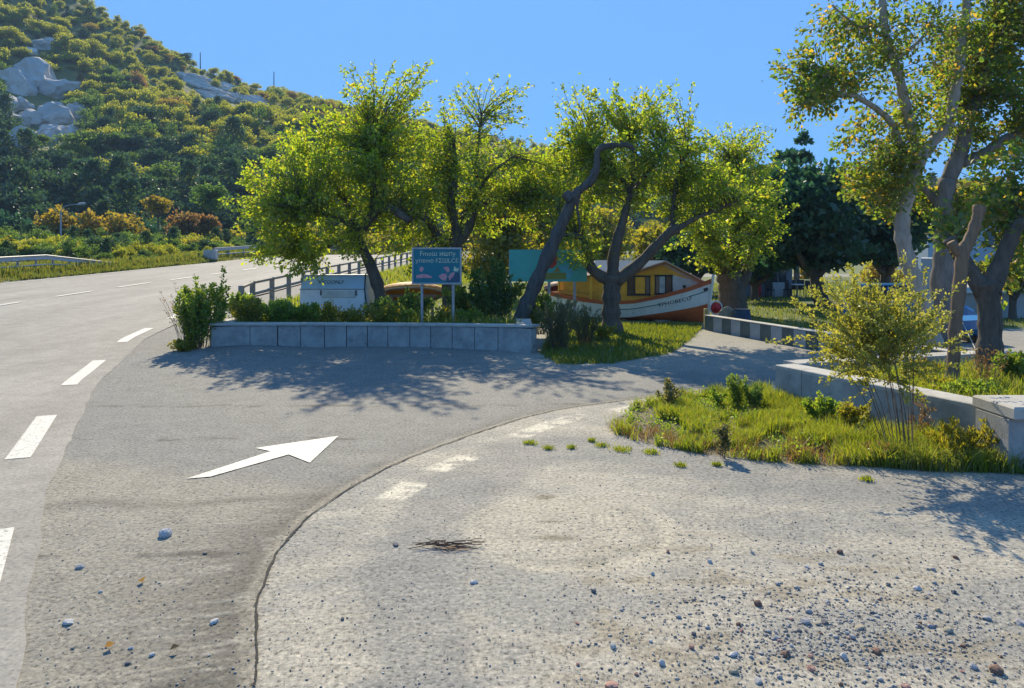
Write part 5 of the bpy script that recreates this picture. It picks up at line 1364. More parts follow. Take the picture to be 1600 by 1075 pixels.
for x, Y, l in ((1203, 42.6, "dark chair between the red cooler and the pale panel"), (1228, 43.0, "dark chair just right of the pale panel"), (1238, 43.4, "dark chair left of the white cafe table"), (1253, 43.4, "dark chair right of the white cafe table"), (1266, 42.4, "rightmost dark chair outside the kiosk")):
    chair(x, Y, l)
ct = thing("cafe_table", (px(1246, 0, 43.2).x, 43.2, 0), "white cafe table between two dark chairs", "table"); q = ct.location
m_ = MB(); m_.tube([(q.x, q.y, .70), (q.x, q.y, .74)], .36, seg=16); m_.make("tabletop", WHITE, ct)
m_ = MB(); m_.tube([(q.x, q.y, .03), (q.x, q.y, .70)], .035, seg=8); m_.tube([(q.x, q.y, 0), (q.x, q.y, .03)], .22, seg=12); m_.make("leg", STEEL, ct)

# ------------------------------------------------------------------ parked blue car and the roped blue tarpaulin
cr = thing("parked_car", (px(1430, 0, 25).x, 25, 0), "blue car parked behind the bush and the pale tree stems", "car")
cx = px(1432, 0, 25).x; Lc, Wc = 3.9, 1.65
def CP(x, y, z): return Vector((cx + x * .96 + y * .28, 25 + .8 - x * .28 + y * .96 * 1, z))
def car_loft(secs):
    vs = []; fs = []; n = len(secs[0][1])
    for x, pr in secs: vs += [CP(x, y, z) for y, z in pr]
    for i in range(len(secs) - 1):
        for k in range(n): fs.append((i * n + k, i * n + (k + 1) % n, (i + 1) * n + (k + 1) % n, (i + 1) * n + k))
    fs += [tuple(reversed(range(n))), tuple((len(secs) - 1) * n + k for k in range(n))]
    return MB().add(vs, fs)
def sect(w, z0, z1, r=.08): return [(-w + r, z0), (w - r, z0), (w, z0 + r), (w, z1 - r), (w - r * 1.5, z1), (-w + r * 1.5, z1), (-w, z1 - r), (-w, z0 + r)]
car_loft([(-1.95, sect(.66, .35, .70)), (-1.85, sect(.78, .25, .84)), (-.9, sect(.82, .22, .90)), (.9, sect(.82, .22, .90)), (1.7, sect(.78, .24, .80)), (1.95, sect(.64, .32, .66))]).make("body", CARBLUE, cr, smooth=False)
car_loft([(-1.75, sect(.66, .84, .92, .03)), (-1.35, sect(.64, .84, 1.36, .06)), (.15, sect(.64, .84, 1.42, .06)), (.95, sect(.66, .84, .92, .03))]).make("cabin", GLASSD, cr)
car_loft([(-1.38, sect(.58, 1.36, 1.41, .02)), (-.6, sect(.60, 1.40, 1.46, .02)), (.18, sect(.58, 1.41, 1.46, .02))]).make("roof", CARBLUE, cr)
for sy in (-.655, .655):
    for x0_, z0_, x1_, z1_ in ((-1.75, .9, -1.36, 1.37), (-.6, .88, -.6, 1.4), (.16, 1.42, .96, .9)):
        m_ = MB(); m_.tube([CP(x0_, sy, z0_), CP(x1_, sy * .97, z1_)], .035, seg=5); m_.make("pillar", CARBLUE, cr)
for x_ in (-1.2, 1.2):
    for sy in (-.78, .78):
        m_ = MB(); m_.tube([CP(x_, sy - .09, .3), CP(x_, sy + .09, .3)], .30, seg=18); w_ = m_.make("wheel", RUBBER, cr)
        m_ = MB(); sg_ = -1 if sy < 0 else 1; m_.tube([CP(x_, sy + sg_ * .085, .3), CP(x_, sy + sg_ * .1, .3)], .18, seg=12); m_.make("rim", STEEL, w_)
for sy in (-.5, .5):
    m_ = MB(); m_.box(CP(1.90, sy, .58), (.08, .24, .12), rz=-.28); m_.make("headlight", GLASSB, cr)
# blue skiff on a stand behind the lopped stem
bs = thing("skiff", (px(1490, 0, 21.5).x, 21.5, 0), "blue covered skiff behind the lopped brown stem, held by a pale rope", "boat")
xa, xb = px(1462, 0, 21.5).x, px(1536, 0, 21.5).x; xm = (xa + xb) / 2
m_ = MB(); vs = []
for i in range(11):
    s = i / 10; x = xa + (xb - xa) * s; w_ = .62 * math.sin(math.pi * (.12 + .8 * s)) ** .6
    vs += [(x, 21.6 - w_, .62 + .06 * s), (x, 21.6 - w_ * .92, .40), (x, 21.6 - w_ * .5, .18), (x, 21.6 + w_ * .5, .18), (x, 21.6 + w_, .62 + .06 * s), (x, 21.6, .70 + .06 * s)]
fs = [(i * 6 + k, i * 6 + (k + 1) % 6, (i + 1) * 6 + (k + 1) % 6, (i + 1) * 6 + k) for i in range(10) for k in range(6)] + [tuple(reversed(range(6))), tuple(60 + k for k in range(6))]
m_.add(vs, fs); m_.make("hull", CARBLUE, bs)
for x in (xa + .3, xb - .3):
    m_ = MB(); m_.box((x, 21.6, .10), (.12, .8, .22)); m_.make("stand", DARKM, bs)
m_ = MB(); m_.tube(pl([(1500, 497), (1512, 520), (1524, 545)], [21, 19, 17]), .012, seg=5); o = m_.make("rope", mat("rope_pale", (.45, .42, .34), rough=.9)); tag(o, "pale rope stretched down from the skiff towards the dark forked trunk", "rope")

# ------------------------------------------------------------------ road railing, guardrails, street lamp, road sign, masts
rl = thing("road_railing", (-9.4, 50, 1), "brown two-bar railing along the near side of the rising road", "railing")
def rxy(s):
    """point on the railing by Y"""
    return float(road_right(s)) + 1.75
yy = np.arange(25.6, 84, 2.35); prev = None
for i, y in enumerate(yy):
    p = Vector((rxy(y), y, float(ramp(y)) + .03)); m_ = MB(); m_.box((p.x, p.y, p.z + .49), (.16, .14, 1.14), bev=.015); m_.make("post", RAILM, rl)
    if prev is not None:
        for h in (1.0, .58):
            m_ = MB(); m_.tube([prev + Vector((0, 0, h)), p + Vector((0, 0, h))], .065, seg=6); m_.make("rail", RAILM, rl)
    prev = p
def guardrail(label, pts, hs, step):
    g = thing("guardrail", pts[len(pts) // 2], label, "guardrail"); c = resample(np.array(pts), .8); hh = np.interp(np.linspace(0, 1, len(c)), np.linspace(0, 1, len(hs)), hs)
    prof = [(-.012, -.15), (.014, -.12), (-.01, -.03), (-.01, .03), (.014, .12), (-.012, .15)]; vs = []; n = len(prof)
    for i, p in enumerate(c):
        d = c[min(i + 1, len(c) - 1)] - c[max(i - 1, 0)]; d = d[:2] / np.linalg.norm(d[:2]); nrm = np.array([d[1], -d[0]])
        for q, z in prof: vs.append((p[0] + nrm[0] * q, p[1] + nrm[1] * q, p[2] + hh[i] + z))
    m_ = MB(); m_.add(vs, [(i * n + k, i * n + k + 1, (i + 1) * n + k + 1, (i + 1) * n + k) for i in range(len(c) - 1) for k in range(n - 1)]); m_.make("beam", STEEL, g)
    m_ = MB(); m_.tube([(p[0], p[1], p[2] + hh[i] * .45) for i, p in enumerate(c)], .05, seg=5); m_.make("lower_rail", STEEL, g)
    k = max(1, int(step / .8))
    for i in range(0, len(c), k):
        p = c[i]; m_ = MB(); m_.box((p[0] - .1, p[1], p[2] + hh[i] / 2), (.09, .12, hh[i] + .2)); m_.make("post", RAILM, g)
def vpt(x, Y): return (x, Y, float(ground_z(x, Y)))
guardrail("long steel guardrail on the left verge with its end ramped down into the grass", [vpt(-30.5, 26), vpt(-29.4, 36), vpt(-29.0, 44), vpt(-28.7, 50), vpt(-28.2, 55)], [.85, .85, .85, .85, .08], 1.6)
guardrail("short far guardrail on the left of the road bend", [vpt(float(road_right(y)) - ROADW - 1.0, y) for y in (70, 76, 82, 88, 96)], [.85, .9, .9, .9, .9], 3.2)
m_ = MB(); q = vpt(float(road_right(69)) - ROADW - 1.0, 68.6); m_.box((q[0] + .3, q[1], q[2] + .4), (1.1, .6, .9), bev=.05); o = m_.make("concrete_end_block", CONC_L); tag(o, "pale concrete block closing the end of the short far guardrail", "block")
YL = 78.0; q = px(95, 398, YL); q0 = float(ground_z(q.x, YL))
st = thing("street_lamp", (q.x, YL, q0), "grey street lamp with a curved arm beyond the left guardrail", "street lamp")
zt_ = px(0, 330, YL).z
m_ = MB(); m_.tube([(q.x, YL, q0 - .1), (q.x, YL, zt_)], [.11, .07], seg=8); m_.make("post", STEEL, st)
hd = px(120, 319.5, YL)
m_ = MB(); m_.tube([tuple(v) for v in smooth_curve([(q.x, YL, zt_ - .05), tuple(px(99, 324, YL)), tuple(px(108, 320.5, YL)), tuple(hd)], 4)], .05, seg=6); m_.make("arm", STEEL, st)
m_ = MB(); e = px(134, 318, YL); m_.tube([hd, hd.lerp(e, .3), hd.lerp(e, .8), e], [.06, .15, .14, .05], seg=8); m_.make("lamp_head", PLASTER, st)
YR = 88; a, b = px(231, 370, YR), px(248, 389, YR)
rs_ = thing("road_sign", ((a.x + b.x) / 2, YR, float(ground_z(a.x, YR))), "small dark blue road sign at the foot of the wooded hill", "road sign")
m_ = MB(); m_.box(((a.x + b.x) / 2, YR, (a.z + b.z) / 2), (b.x - a.x, .06, a.z - b.z)); m_.make("board", mat("road_sign_blue", (.02, .10, .28), rough=.5, bump=0), rs_)
for k, (u0, u1, v) in enumerate(((233, 240, 374), (234, 245, 378), (233, 246, 382), (236, 243, 386))):
    p0_, p1_ = px(u0, v, YR), px(u1, v, YR); m_ = MB(); m_.box(((p0_.x + p1_.x) / 2, YR - .036, p0_.z), (p1_.x - p0_.x, .01, .10)); m_.make("printed_line", mat("print_pale", (.35, .5, .62), rough=.6, bump=0), rs_)
for x in (234, 245):
    p0_ = px(x, 0, YR).x; m_ = MB(); m_.tube([(p0_, YR + .06, float(ground_z(p0_, YR)) - .1), (p0_, YR + .06, a.z)], .05, seg=6); m_.make("post", STEEL, rs_)
for x, y0, y1, l in ((313, 82, 104, "thin mast on the ridge, left of the two"), (428, 112, 136, "thin mast on the ridge, right of the two")):
    p = hill_point(x, y1 + 4, 250, 335); top = px(x, y0, p.y).z; m_ = MB(); m_.tube([(p.x, p.y, p.z - 1), (p.x, p.y, top)], [.28, .16], seg=6); o = m_.make("mast", DARKM); tag(o, l, "mast")
o = bpy.data.objects.new("ridge_pine", PROTO[(0, 0)])
COL.objects.link(o); p = hill_point(287, 96, 250, 335); o.location = p; o.scale = (1.5, 1.5, .75); tag(o, "dark flat-topped pine standing out on the ridge, lower of the two", "tree", "pines on the ridge")
o = bpy.data.objects.new("ridge_pine", PROTO[(0, 1)])
COL.objects.link(o); p = hill_point(140, 34, 250, 335); o.location = p; o.scale = (1.4, 1.4, .8); tag(o, "dark pine standing out on the ridge, upper of the two", "tree", "pines on the ridge")

# ------------------------------------------------------------------ plants of the bed
def plant(name, base, h, spread, stems, n_leaf, leaf, m, label, seed, group=None, lean=(0, 0), bare=.15, cat="shrub", stem_r=.008, up=.6, aspect=.32, jitter=.05, power=.7, stem_mat=None):
    rg = np.random.default_rng(seed); base = np.array(base, float)
    root = thing(name, tuple(base), label, cat, group)
    a = rg.random(stems) * 6.283; q = rg.random(stems) ** .6
    O = np.stack([np.cos(a), np.sin(a), 0 * a], 1) * (spread * .35 * q)[:, None]
    H = h * (.55 + .45 * rg.random(stems)) * (1 - .25 * q)
    T = np.stack([np.cos(a) * spread * q + lean[0], np.sin(a) * spread * q + lean[1], H], 1)
    T[:, :2] += rg.normal(size=(stems, 2)) * spread * .15
    mid = O * .5 + T * .5 + np.stack([0 * a, 0 * a, H * .18], 1) - (T - O) * np.array([.18, .18, 0])
    t = np.linspace(0, 1, 6)[None, :, None]
    path = O[:, None] * (1 - t) ** 2 + 2 * mid[:, None] * t * (1 - t) + T[:, None] * t * t
    V, F = tubes_arrays(path, np.full(stems, stem_r), np.full(stems, stem_r * .3))
    link_mesh("stems", mesh_arrays("stems", V, [F]), stem_mat or TWIG, root)
    sid = np.repeat(np.arange(stems), max(1, n_leaf // stems)); tt = bare + (1 - bare) * rg.random(len(sid)) ** power
    pos = O[sid] * ((1 - tt) ** 2)[:, None] + 2 * mid[sid] * (tt * (1 - tt))[:, None] + T[sid] * (tt ** 2)[:, None]
    off = rg.normal(size=pos.shape)
    pos += off * (jitter * (1.3 - tt))[:, None]
    D = unit(off) + np.array([0, 0, up]) + unit(T - O)[sid] * .4
    V, F = leaf_arrays(pos, D, leaf * (.6 + .8 * rg.random(len(pos))), rg, aspect=aspect)
    link_mesh("foliage", mesh_arrays("foliage", V, [F]), m, root)
    return root
def bp(x, Y, z=.45): v = px(x, 0, Y); return (v.x, Y, z)
def hh(y, Y, z=.45): return px(0, y, Y).z - z
PB = "shrubs growing in the curved bed"
plant("leafy_weed", (px(308, 0, 19.2).x, 19.25, 0), hh(425, 19.2, 0), .60, 54, 7000, .07, L_SHRUB, "tall weed clump against the outer left end of the curved wall", 101)
plant("leafy_weed", (px(343, 0, 20).x, 20.0, .3), hh(405, 20, .3), .26, 10, 1100, .075, L_SHRUB, "pair of tall leafy spires rising over the left end of the wall", 102, jitter=.04)
plant("dry_stalk", (px(292, 0, 19.0).x, 18.95, 0), hh(440, 19, 0), .55, 16, 260, .05, DRYG, "bare dry stalks leaning left from the weed clump", 103, lean=(-.35, 0), bare=.5, aspect=.2)
plant("leafy_weed", (px(290, 0, 18.8).x, 18.8, 0), .42, .35, 22, 1300, .06, L_YEL, "low yellow-green weed at the foot of the tall weed clump", 104)
plant("bed_shrub", bp(393, 20.5), hh(455, 20.5), .5, 26, 2400, .075, L_YEL, "yellow-green shrub near the left end of the curved bed", 105, PB, jitter=.085, power=.95)
plant("bed_shrub", bp(432, 20.9), hh(468, 20.9), .5, 26, 2800, .075, L_SHRUB, "green shrub left of the white trailer in the bed", 106, PB, jitter=.085, power=.95)
plant("bed_shrub", bp(478, 21.2), hh(470, 21.2), .55, 30, 3600, .07, L_SHRUB, "dense dark green shrub in front of the left half of the trailer", 107, PB, jitter=.085, power=.95)
plant("bed_shrub", bp(516, 21.1), hh(466, 21.1), .26, 12, 1000, .07, L_YEL, "upright yellow-green shrub in front of the middle of the trailer", 108, PB, jitter=.085, power=.95)
plant("bed_shrub", bp(552, 21.3), hh(482, 21.3), .42, 20, 1300, .07, L_YEL, "low yellow-green shoots in front of the right half of the trailer", 109, PB, jitter=.085, power=.95)
plant("bed_shrub", bp(602, 21.3), hh(474, 21.3), .48, 24, 1900, .07, L_YEL, "yellow-green shoots between the trailer and the blue sign", 110, PB, jitter=.085, power=.95)
plant("bed_shrub", bp(640, 21.6), hh(482, 21.6), .42, 20, 1500, .07, L_SHRUB, "green shoots at the left post of the blue sign", 111, PB, jitter=.085, power=.95)
plant("bed_shrub", bp(690, 21.4), hh(478, 21.4), .38, 18, 1200, .07, L_YEL, "yellow shoots between the two posts of the blue sign", 112, PB, jitter=.085, power=.95)
plant("bed_shrub", bp(735, 21.2), hh(480, 21.2), .34, 16, 1100, .07, L_SHRUB, "green shoots just right of the blue sign", 113, PB, jitter=.085, power=.95)
plant("thicket", bp(770, 22.3, .3), hh(398, 22.3, .3), .85, 50, 6500, .085, L_MID, "tall dark thicket between the blue sign and the dead trunk", 114, cat="shrub")
plant("thicket", bp(732, 23.2, .2), hh(430, 23.2, .2), .7, 40, 4200, .085, L_SHRUB, "green thicket rising behind the right edge of the blue sign", 115, cat="shrub")
plant("thicket", bp(640, 23.4, .2), hh(446, 23.4, .2), .9, 44, 4200, .08, L_MID, "dark undergrowth below the orange rowing boat", 116, cat="shrub", bare=.05)
plant("thicket", bp(590, 23.2, .2), hh(462, 23.2, .2), .5, 30, 2600, .08, L_MID, "dark undergrowth at the right corner of the trailer", 117, cat="shrub", bare=.05)
plant("thicket", bp(845, 22.6, .1), hh(450, 22.6, .1), .5, 30, 2600, .075, L_SHRUB, "green thicket below the teal billboard", 118, cat="shrub")
plant("sage_bush", (px(872, 0, 19.6).x, 19.7, 0), hh(455, 19.7, 0), .62, 60, 3400, .075, L_SAGE, "grey-green feathery bush at the right end of the curved wall", 119, jitter=.03, aspect=.16, up=1.2)
plant("sage_bush", (px(915, 0, 20.6).x, 20.7, 0), hh(468, 20.7, 0), .5, 44, 2200, .075, L_SAGE, "smaller grey-green bush between the feathery bush and the dark trunk", 120, jitter=.03, aspect=.16, up=1.2)
plant("leafy_weed", (px(945, 0, 21.5).x, 21.6, 0), hh(500, 21.6, 0), .3, 14, 700, .07, L_YEL, "bright yellow-green weed left of the dark trunk's foot", 121)
plant("rail_weed", (px(375, 0, 25).x, 25.0, .3), 1.0, .6, 26, 1800, .09, L_SHRUB, "green weed at the near end of the brown railing", 122)
plant("rail_weed", (px(440, 0, 27).x, 26.4, .0), 1.1, .7, 26, 1800, .09, L_MID, "darker weed behind the left side of the trailer", 123)

# tamarisk-like bush and the island's weeds
tq = gp(1410, 716)
plant("tamarisk_bush", (tq.x, tq.y, 0), hh(428, 9.5, 0), .62, 15, 0 or 15, .03, L_TAM, "airy yellow-green bush on thin leaning stems in the grass island", 130, lean=(-.22, .15), bare=.45, stem_r=.008, stem_mat=B_DARK)
root = [o for o in COL.objects if o.name.startswith("tamarisk_bush")][0]
for o in list(root.children):
    if o.name.startswith("foliage"): bpy.data.objects.remove(o)
rg = np.random.default_rng(131); base = np.array(tq)
stm = [o for o in root.children if o.name.startswith("stems")][0]
tips = []
for k in range(430):
    c = np.array(px(1376 + rg.normal() * 46, 518 + rg.normal() * 38, 9.5 + rg.normal() * .26))
    d = c - (base + np.array([-.1, .1, .95])); d /= np.linalg.norm(d) + 1e-6
    tips.append((c, d))
P = []; D = []; paths = []
for c, d in tips:
    L_ = .24 + .26 * rg.random(); d = d + rg.normal(size=3) * .28 + np.array([0, 0, .1]); d /= np.linalg.norm(d)
    t = np.linspace(0, 1, 5)[:, None]; pth = c + d * (t - .4) * L_ + np.array([0, 0, -.07]) * t ** 2; paths.append(pth)
    m = 38; s = rg.random(m); P.append(c + d * ((s - .4) * L_)[:, None] + np.array([0, 0, -.07]) * (s ** 2)[:, None] + rg.normal(size=(m, 3)) * .014); D.append(d * .8 + rg.normal(size=(m, 3)) * .6)
P = np.concatenate(P); D = np.concatenate(D)
for sx, tx, ty in ((-.1, 1300, 430), (.02, 1440, 465), (-.15, 1292, 545), (.1, 1462, 600), (0, 1355, 462), (.05, 1330, 470)):     # long stray sprays
    a_ = np.array(px(1385, 560, 9.5)); b__ = np.array(px(tx, ty, 9.5)); t = np.linspace(0, 1, 5)[:, None]; pth = a_ + (b__ - a_) * t + np.array([0, 0, .10]) * (t * (1 - t)); paths.append(pth)
    m = 130; s = .3 + .7 * rg.random(m); P = np.concatenate([P, a_ + (b__ - a_) * s[:, None] + np.array([0, 0, .10]) * (s * (1 - s))[:, None] + rg.normal(size=(m, 3)) * .028]); D = np.concatenate([D, (b__ - a_)[None] * .7 + rg.normal(size=(m, 3)) * .6])
V, F = leaf_arrays(P, D, .042 * (.6 + .8 * rg.random(len(P))), rg, aspect=.3)
link_mesh("foliage", mesh_arrays("foliage", V - base, [F]), L_TAM, root)
V, F = tubes_arrays(np.array(paths), np.full(len(paths), .004), np.full(len(paths), .0015)); link_mesh("twigs", mesh_arrays("twigs", V - base, [F]), B_DARK, root)
IW = "weeds on the grass island"
for x, y, top, sp, st_, nl, lf, m, l, kw in (
    (1045, 640, 588, .20, 12, 620, .05, L_SAGE, "pale tall weed at the left tip of the grass island", {}),
    (1150, 640, 572, .15, 14, 1500, .042, L_SHRUB, "tallest dark green weed near the planter corner", {"aspect": .2, "power": 1.0}),
    (1178, 640, 592, .18, 16, 1400, .042, L_MID, "bushy dark green weed just left of the planter corner", {"aspect": .2, "power": 1.0}),
    (1118, 640, 600, .16, 9, 500, .05, L_SHRUB, "slender green weed left of the tallest weed", {}),
    (1130, 716, 655, .10, 7, 260, .06, L_SAGE, "grey-green spiky weed at the front edge of the island", {}),
    (1285, 668, 610, .26, 18, 1300, .05, L_SHRUB, "leafy weed against the front face of the planter wall", {}),
    (1330, 680, 622, .25, 16, 1000, .05, L_YEL, "yellow-green weed against the planter wall left of the airy bush", {}),
    (1250, 716, 700, .22, 40, 500, .05, DRYG, "tuft of brown dry grass at the front edge of the island", {"aspect": .1}),
    (1378, 722, 690, .25, 40, 400, .06, DRYG, "brown dry grass round the foot of the airy bush", {"aspect": .1}),
    (1440, 700, 610, .13, 10, 240, .05, DRYG, "dry brown seed stalks right of the airy bush", {"aspect": .15}),
    (1490, 724, 655, .35, 34, 1700, .06, L_YEL, "lush bright clump right of the airy bush", {"aspect": .14, "up": 1.5}),
    (1570, 724, 640, .38, 34, 1900, .06, L_YEL, "lush bright clump at the right end of the island", {"aspect": .14, "up": 1.5}),
    (1445, 590, 560, .3, 20, 900, .05, L_OCH, "ochre weed inside the planter behind the airy bush", {"z": .42}),
    (1540, 606, 530, .3, 26, 300, .06, DRYG, "dry grass stalks round the foot of the dark forked trunk", {"z": .42, "aspect": .12}),
    (1585, 600, 545, .4, 30, 1900, .055, L_SHRUB, "leafy green clump in the planter at the right picture edge", {"z": .42}),
    (1470, 612, 588, .3, 24, 1100, .045, L_YEL, "low green clump in the planter left of the lopped stem", {"z": .42}),
    (1515, 625, 590, .4, 30, 1700, .045, L_SHRUB, "green clump in the planter right of the lopped stem", {"z": .42})):
    z = kw.pop("z", 0); g_ = gp(x, y, z); plant("weed", (g_.x, g_.y, z), max(.1, hh(top, g_.y, z)), sp, st_, nl, lf, m, l, 140 + x, IW, cat="weed", stem_r=.004, jitter=.025, **kw)

# grass
rg = np.random.default_rng(3)
def scatter(poly, n, extra=None):
    P = np.array([p[:2] for p in poly]); lo, hi = P.min(0), P.max(0); out = []
    q = lo + rg.random((n * 4, 2)) * (hi - lo); s = poly_sd(poly, q[:, 0], q[:, 1])
    k = (s < -.02 + .12 * (rg.random(len(s)) - .5))
    if extra is not None: k &= extra(q)
    return q[k][:n]
ISg = scatter(ISLE, 46000, lambda q: (fbm(q[:, 0] * 2.6, q[:, 1] * 2.6, 33) + .22 * ss(10.6, 8.9, q[:, 1]) * ss(4, 5.2, q[:, 0]) - .35 * np.exp(-(np.hypot((q[:, 0] - 3.15) / .75, (q[:, 1] - 9.55) / .30)) ** 2) > .41 + .12 * rg.random(len(q))))
hgt = .05 + .21 * fbm(ISg[:, 0] * 2.2, ISg[:, 1] * 2.2, 50) * (.5 + rg.random(len(ISg))) + .16 * ss(3.6, 5.4, ISg[:, 0]) * rg.random(len(ISg))
V, F = blades(np.c_[ISg, np.zeros(len(ISg))], hgt, rg, .0058, .95)
o = link_mesh("island_grass", mesh_arrays("island_grass", V, [F]), GRASS); tag(o, "bright rough grass covering the island in front of the planter", "grass", kind='stuff')
# leafy ground cover between the blades
wq = scatter(ISLE, 420, lambda q: fbm(q[:, 0] * 1.6, q[:, 1] * 1.6, 88) > .46); Pw = []; Dw = []; Sw = []
for (wx, wy) in wq:
    m_n = 26; hh_ = .05 + .22 * rg.random() ** 2; rr2 = .05 + .09 * rg.random(); v = unit(rg.normal(size=(m_n, 3))); v[:, 2] = np.abs(v[:, 2])
    Pw.append(np.array([wx, wy, 0]) + v * np.array([rr2, rr2, hh_]) * (rg.random((m_n, 1)) ** .5)); Dw.append(v + rg.normal(size=(m_n, 3)) * .6); Sw.append((.022 + .03 * rg.random(m_n)))
V, F = leaf_arrays(np.concatenate(Pw), np.concatenate(Dw), np.concatenate(Sw), rg, aspect=.34)
o = link_mesh("island_ground_cover", mesh_arrays("island_ground_cover", V, [F]), L_SHRUB); tag(o, "low leafy weeds mixed into the island grass", "ground cover", kind='stuff')
dq = scatter(ISLE, 5000, lambda q: (fbm(q[:, 0] * 2.1, q[:, 1] * 2.1, 95) > .50) & (q[:, 1] < 10.8)); V, F = blades(np.c_[dq, np.zeros(len(dq))], .06 + .16 * rg.random(len(dq)), rg, .005, 1.3)
o = link_mesh("dry_island_grass", mesh_arrays("dry_island_grass", V, [F]), DRYG); tag(o, "straw-coloured dry stalks among the island grass", "grass", kind='stuff')
P2 = scatter([(4.9, 12.7), (9, 14.1), (11, 14.5), (11, 9.5), (6.1, 9.5)], 15000)
V, F = blades(np.c_[P2, np.full(len(P2), .41)], .08 + .2 * rg.random(len(P2)), rg, .007, .8)
o = link_mesh("planter_grass", mesh_arrays("planter_grass", V, [F]), GRASS); tag(o, "rough grass inside the concrete planter", "grass", kind='stuff')
Lw = scatter(LAWN1, 12000); L2 = scatter(LAWN2, 52000, lambda q: (q[:, 1] < 62) & (np.abs(q[:, 0]) < q[:, 1] * .72))
Lw = np.concatenate([Lw, L2]); Lw = Lw[~((Lw[:, 0] > 14.2) & (Lw[:, 1] > 29.2) & (Lw[:, 1] < 40))]
V, F = blades(np.c_[Lw, ground_z(Lw[:, 0], Lw[:, 1])], (.07 + .09 * rg.random(len(Lw))), rg, .016, .9)
o = link_mesh("lawn_grass", mesh_arrays("lawn_grass", V, [F]), LAWNM); tag(o, "short green lawn around the boat and under the trees", "lawn", kind='stuff')
n = 30000; y = 30 + 75 * rg.random(n) ** 1.5; xx = road_right(y) - ROADW - .12 - 5.5 * rg.random(n) ** 1.6
hv_ = (.18 + .40 * rg.random(n) * fbm(xx * .8, y * .5, 4)) * (1.0 + .5 * ss(0, 1.5, road_right(y) - ROADW - xx))
V, F = blades(np.c_[xx, y, ground_z(xx, y)], hv_, rg, .035, .5)
o = link_mesh("verge_grass", mesh_arrays("verge_grass", V, [F]), leafmat("verge_blade", [(.08, .12, .02), (.12, .155, .022), (.18, .17, .035)], .5, (2, 1.8, .8))); tag(o, "rough grass on the left verge of the road", "grass", kind='stuff')
n = 14000; y = 22 + 60 * rg.random(n); xx = road_right(y) + 2.2 + 4.5 * rg.random(n); V, F = blades(np.c_[xx, y, ground_z(xx, y)], .12 + .3 * rg.random(n), rg, .025, .6)
o = link_mesh("embankment_grass", mesh_arrays("embankment_grass", V, [F]), GRASS); tag(o, "grass on the slope below the brown railing", "grass", kind='stuff')
bq = np.array([(lambda t, v: (arc(t).x, arc(t).y + v))(rg.uniform(.03, .97), rg.uniform(.34, 1.6)) for _ in range(4200)])
V, F = blades(np.c_[bq, np.full(len(bq), .46)], .10 + .34 * rg.random(len(bq)) * fbm(bq[:, 0] * 1.4, bq[:, 1], 19) * 1.5, rg, .011, .6)
o = link_mesh("bed_grass", mesh_arrays("bed_grass", V, [F]), GRASS); tag(o, "rough grass between the shrubs behind the curved wall", "grass", kind='stuff')
# small tufts growing out of the asphalt
for i, (x, y, r_) in enumerate(((828, 694, 9), (857, 702, 7), (893, 701, 6), (940, 697, 9), (972, 704, 14), (1018, 708, 12), (1064, 729, 7), (1354, 751, 8), (925, 690, 5), (1120, 728, 6))):
    g_ = gp(x, y); s = r_ / FPX * g_.y; k = int(60 + r_ * 9); q = np.c_[g_.x + rg.normal(size=k) * s * .55, g_.y + rg.normal(size=k) * s * .6, np.full(k, .008)]
    V, F = blades(q, .02 + .035 * rg.random(k), rg, .005, 1.1); o = link_mesh("grass_tuft", mesh_arrays("grass_tuft", V, [F]), GRASS)
    tag(o, "tiny grass tuft sprouting from the asphalt near the island" if x != 1354 else "lone grass tuft on the asphalt in front of the airy bush", "grass tuft", "grass tufts in the asphalt")

# ------------------------------------------------------------------ stones and litter
ST = {"grey": mat("stone_grey", (.42, .41, .40), (.30, .295, .29), scale=14, rough=.95, bump=.4, bscale=60), "white": mat("stone_white", (.55, .54, .52), (.42, .41, .40), scale=14, rough=.95, bump=.4, bscale=60),
      "brown": mat("stone_brown", (.24, .14, .10), (.15, .09, .065), scale=14, rough=.95, bump=.4, bscale=60), "pink": mat("stone_pink", (.46, .26, .20), (.34, .2, .16), scale=14, rough=.95, bump=.4, bscale=60),
      "tan": mat("stone_tan", (.42, .37, .27), (.32, .27, .19), scale=14, rough=.95, bump=.4, bscale=60), "dark": mat("stone_dark", (.17, .17, .175), (.10, .10, .105), scale=14, rough=.95, bump=.4, bscale=60)}
SM = {}
def stone(x, y, r, col, label, flat=.6, seed=0, ry=1.0, group=None, rz=None):
    key = (col, seed % 7, round(flat, 1))
    if key not in SM:
        m_ = rock_mesh("stone", 700 + seed % 7 * 13 + len(col), 2, .7, flat); m_.materials.append(ST[col]); SM[key] = m_
    g_ = gp(x, y + r * .3); s = .88 * r / FPX * g_.y
    o = bpy.data.objects.new("stone", SM[key]); COL.objects.link(o); o.location = (g_.x, g_.y, s * flat * .30 + .002); o.scale = (s, s * ry, s); o.rotation_euler = (0, 0, rz if rz is not None else seed * 1.9)
    return tag(o, label, "stone", group)
GS = "loose stones on the asphalt"
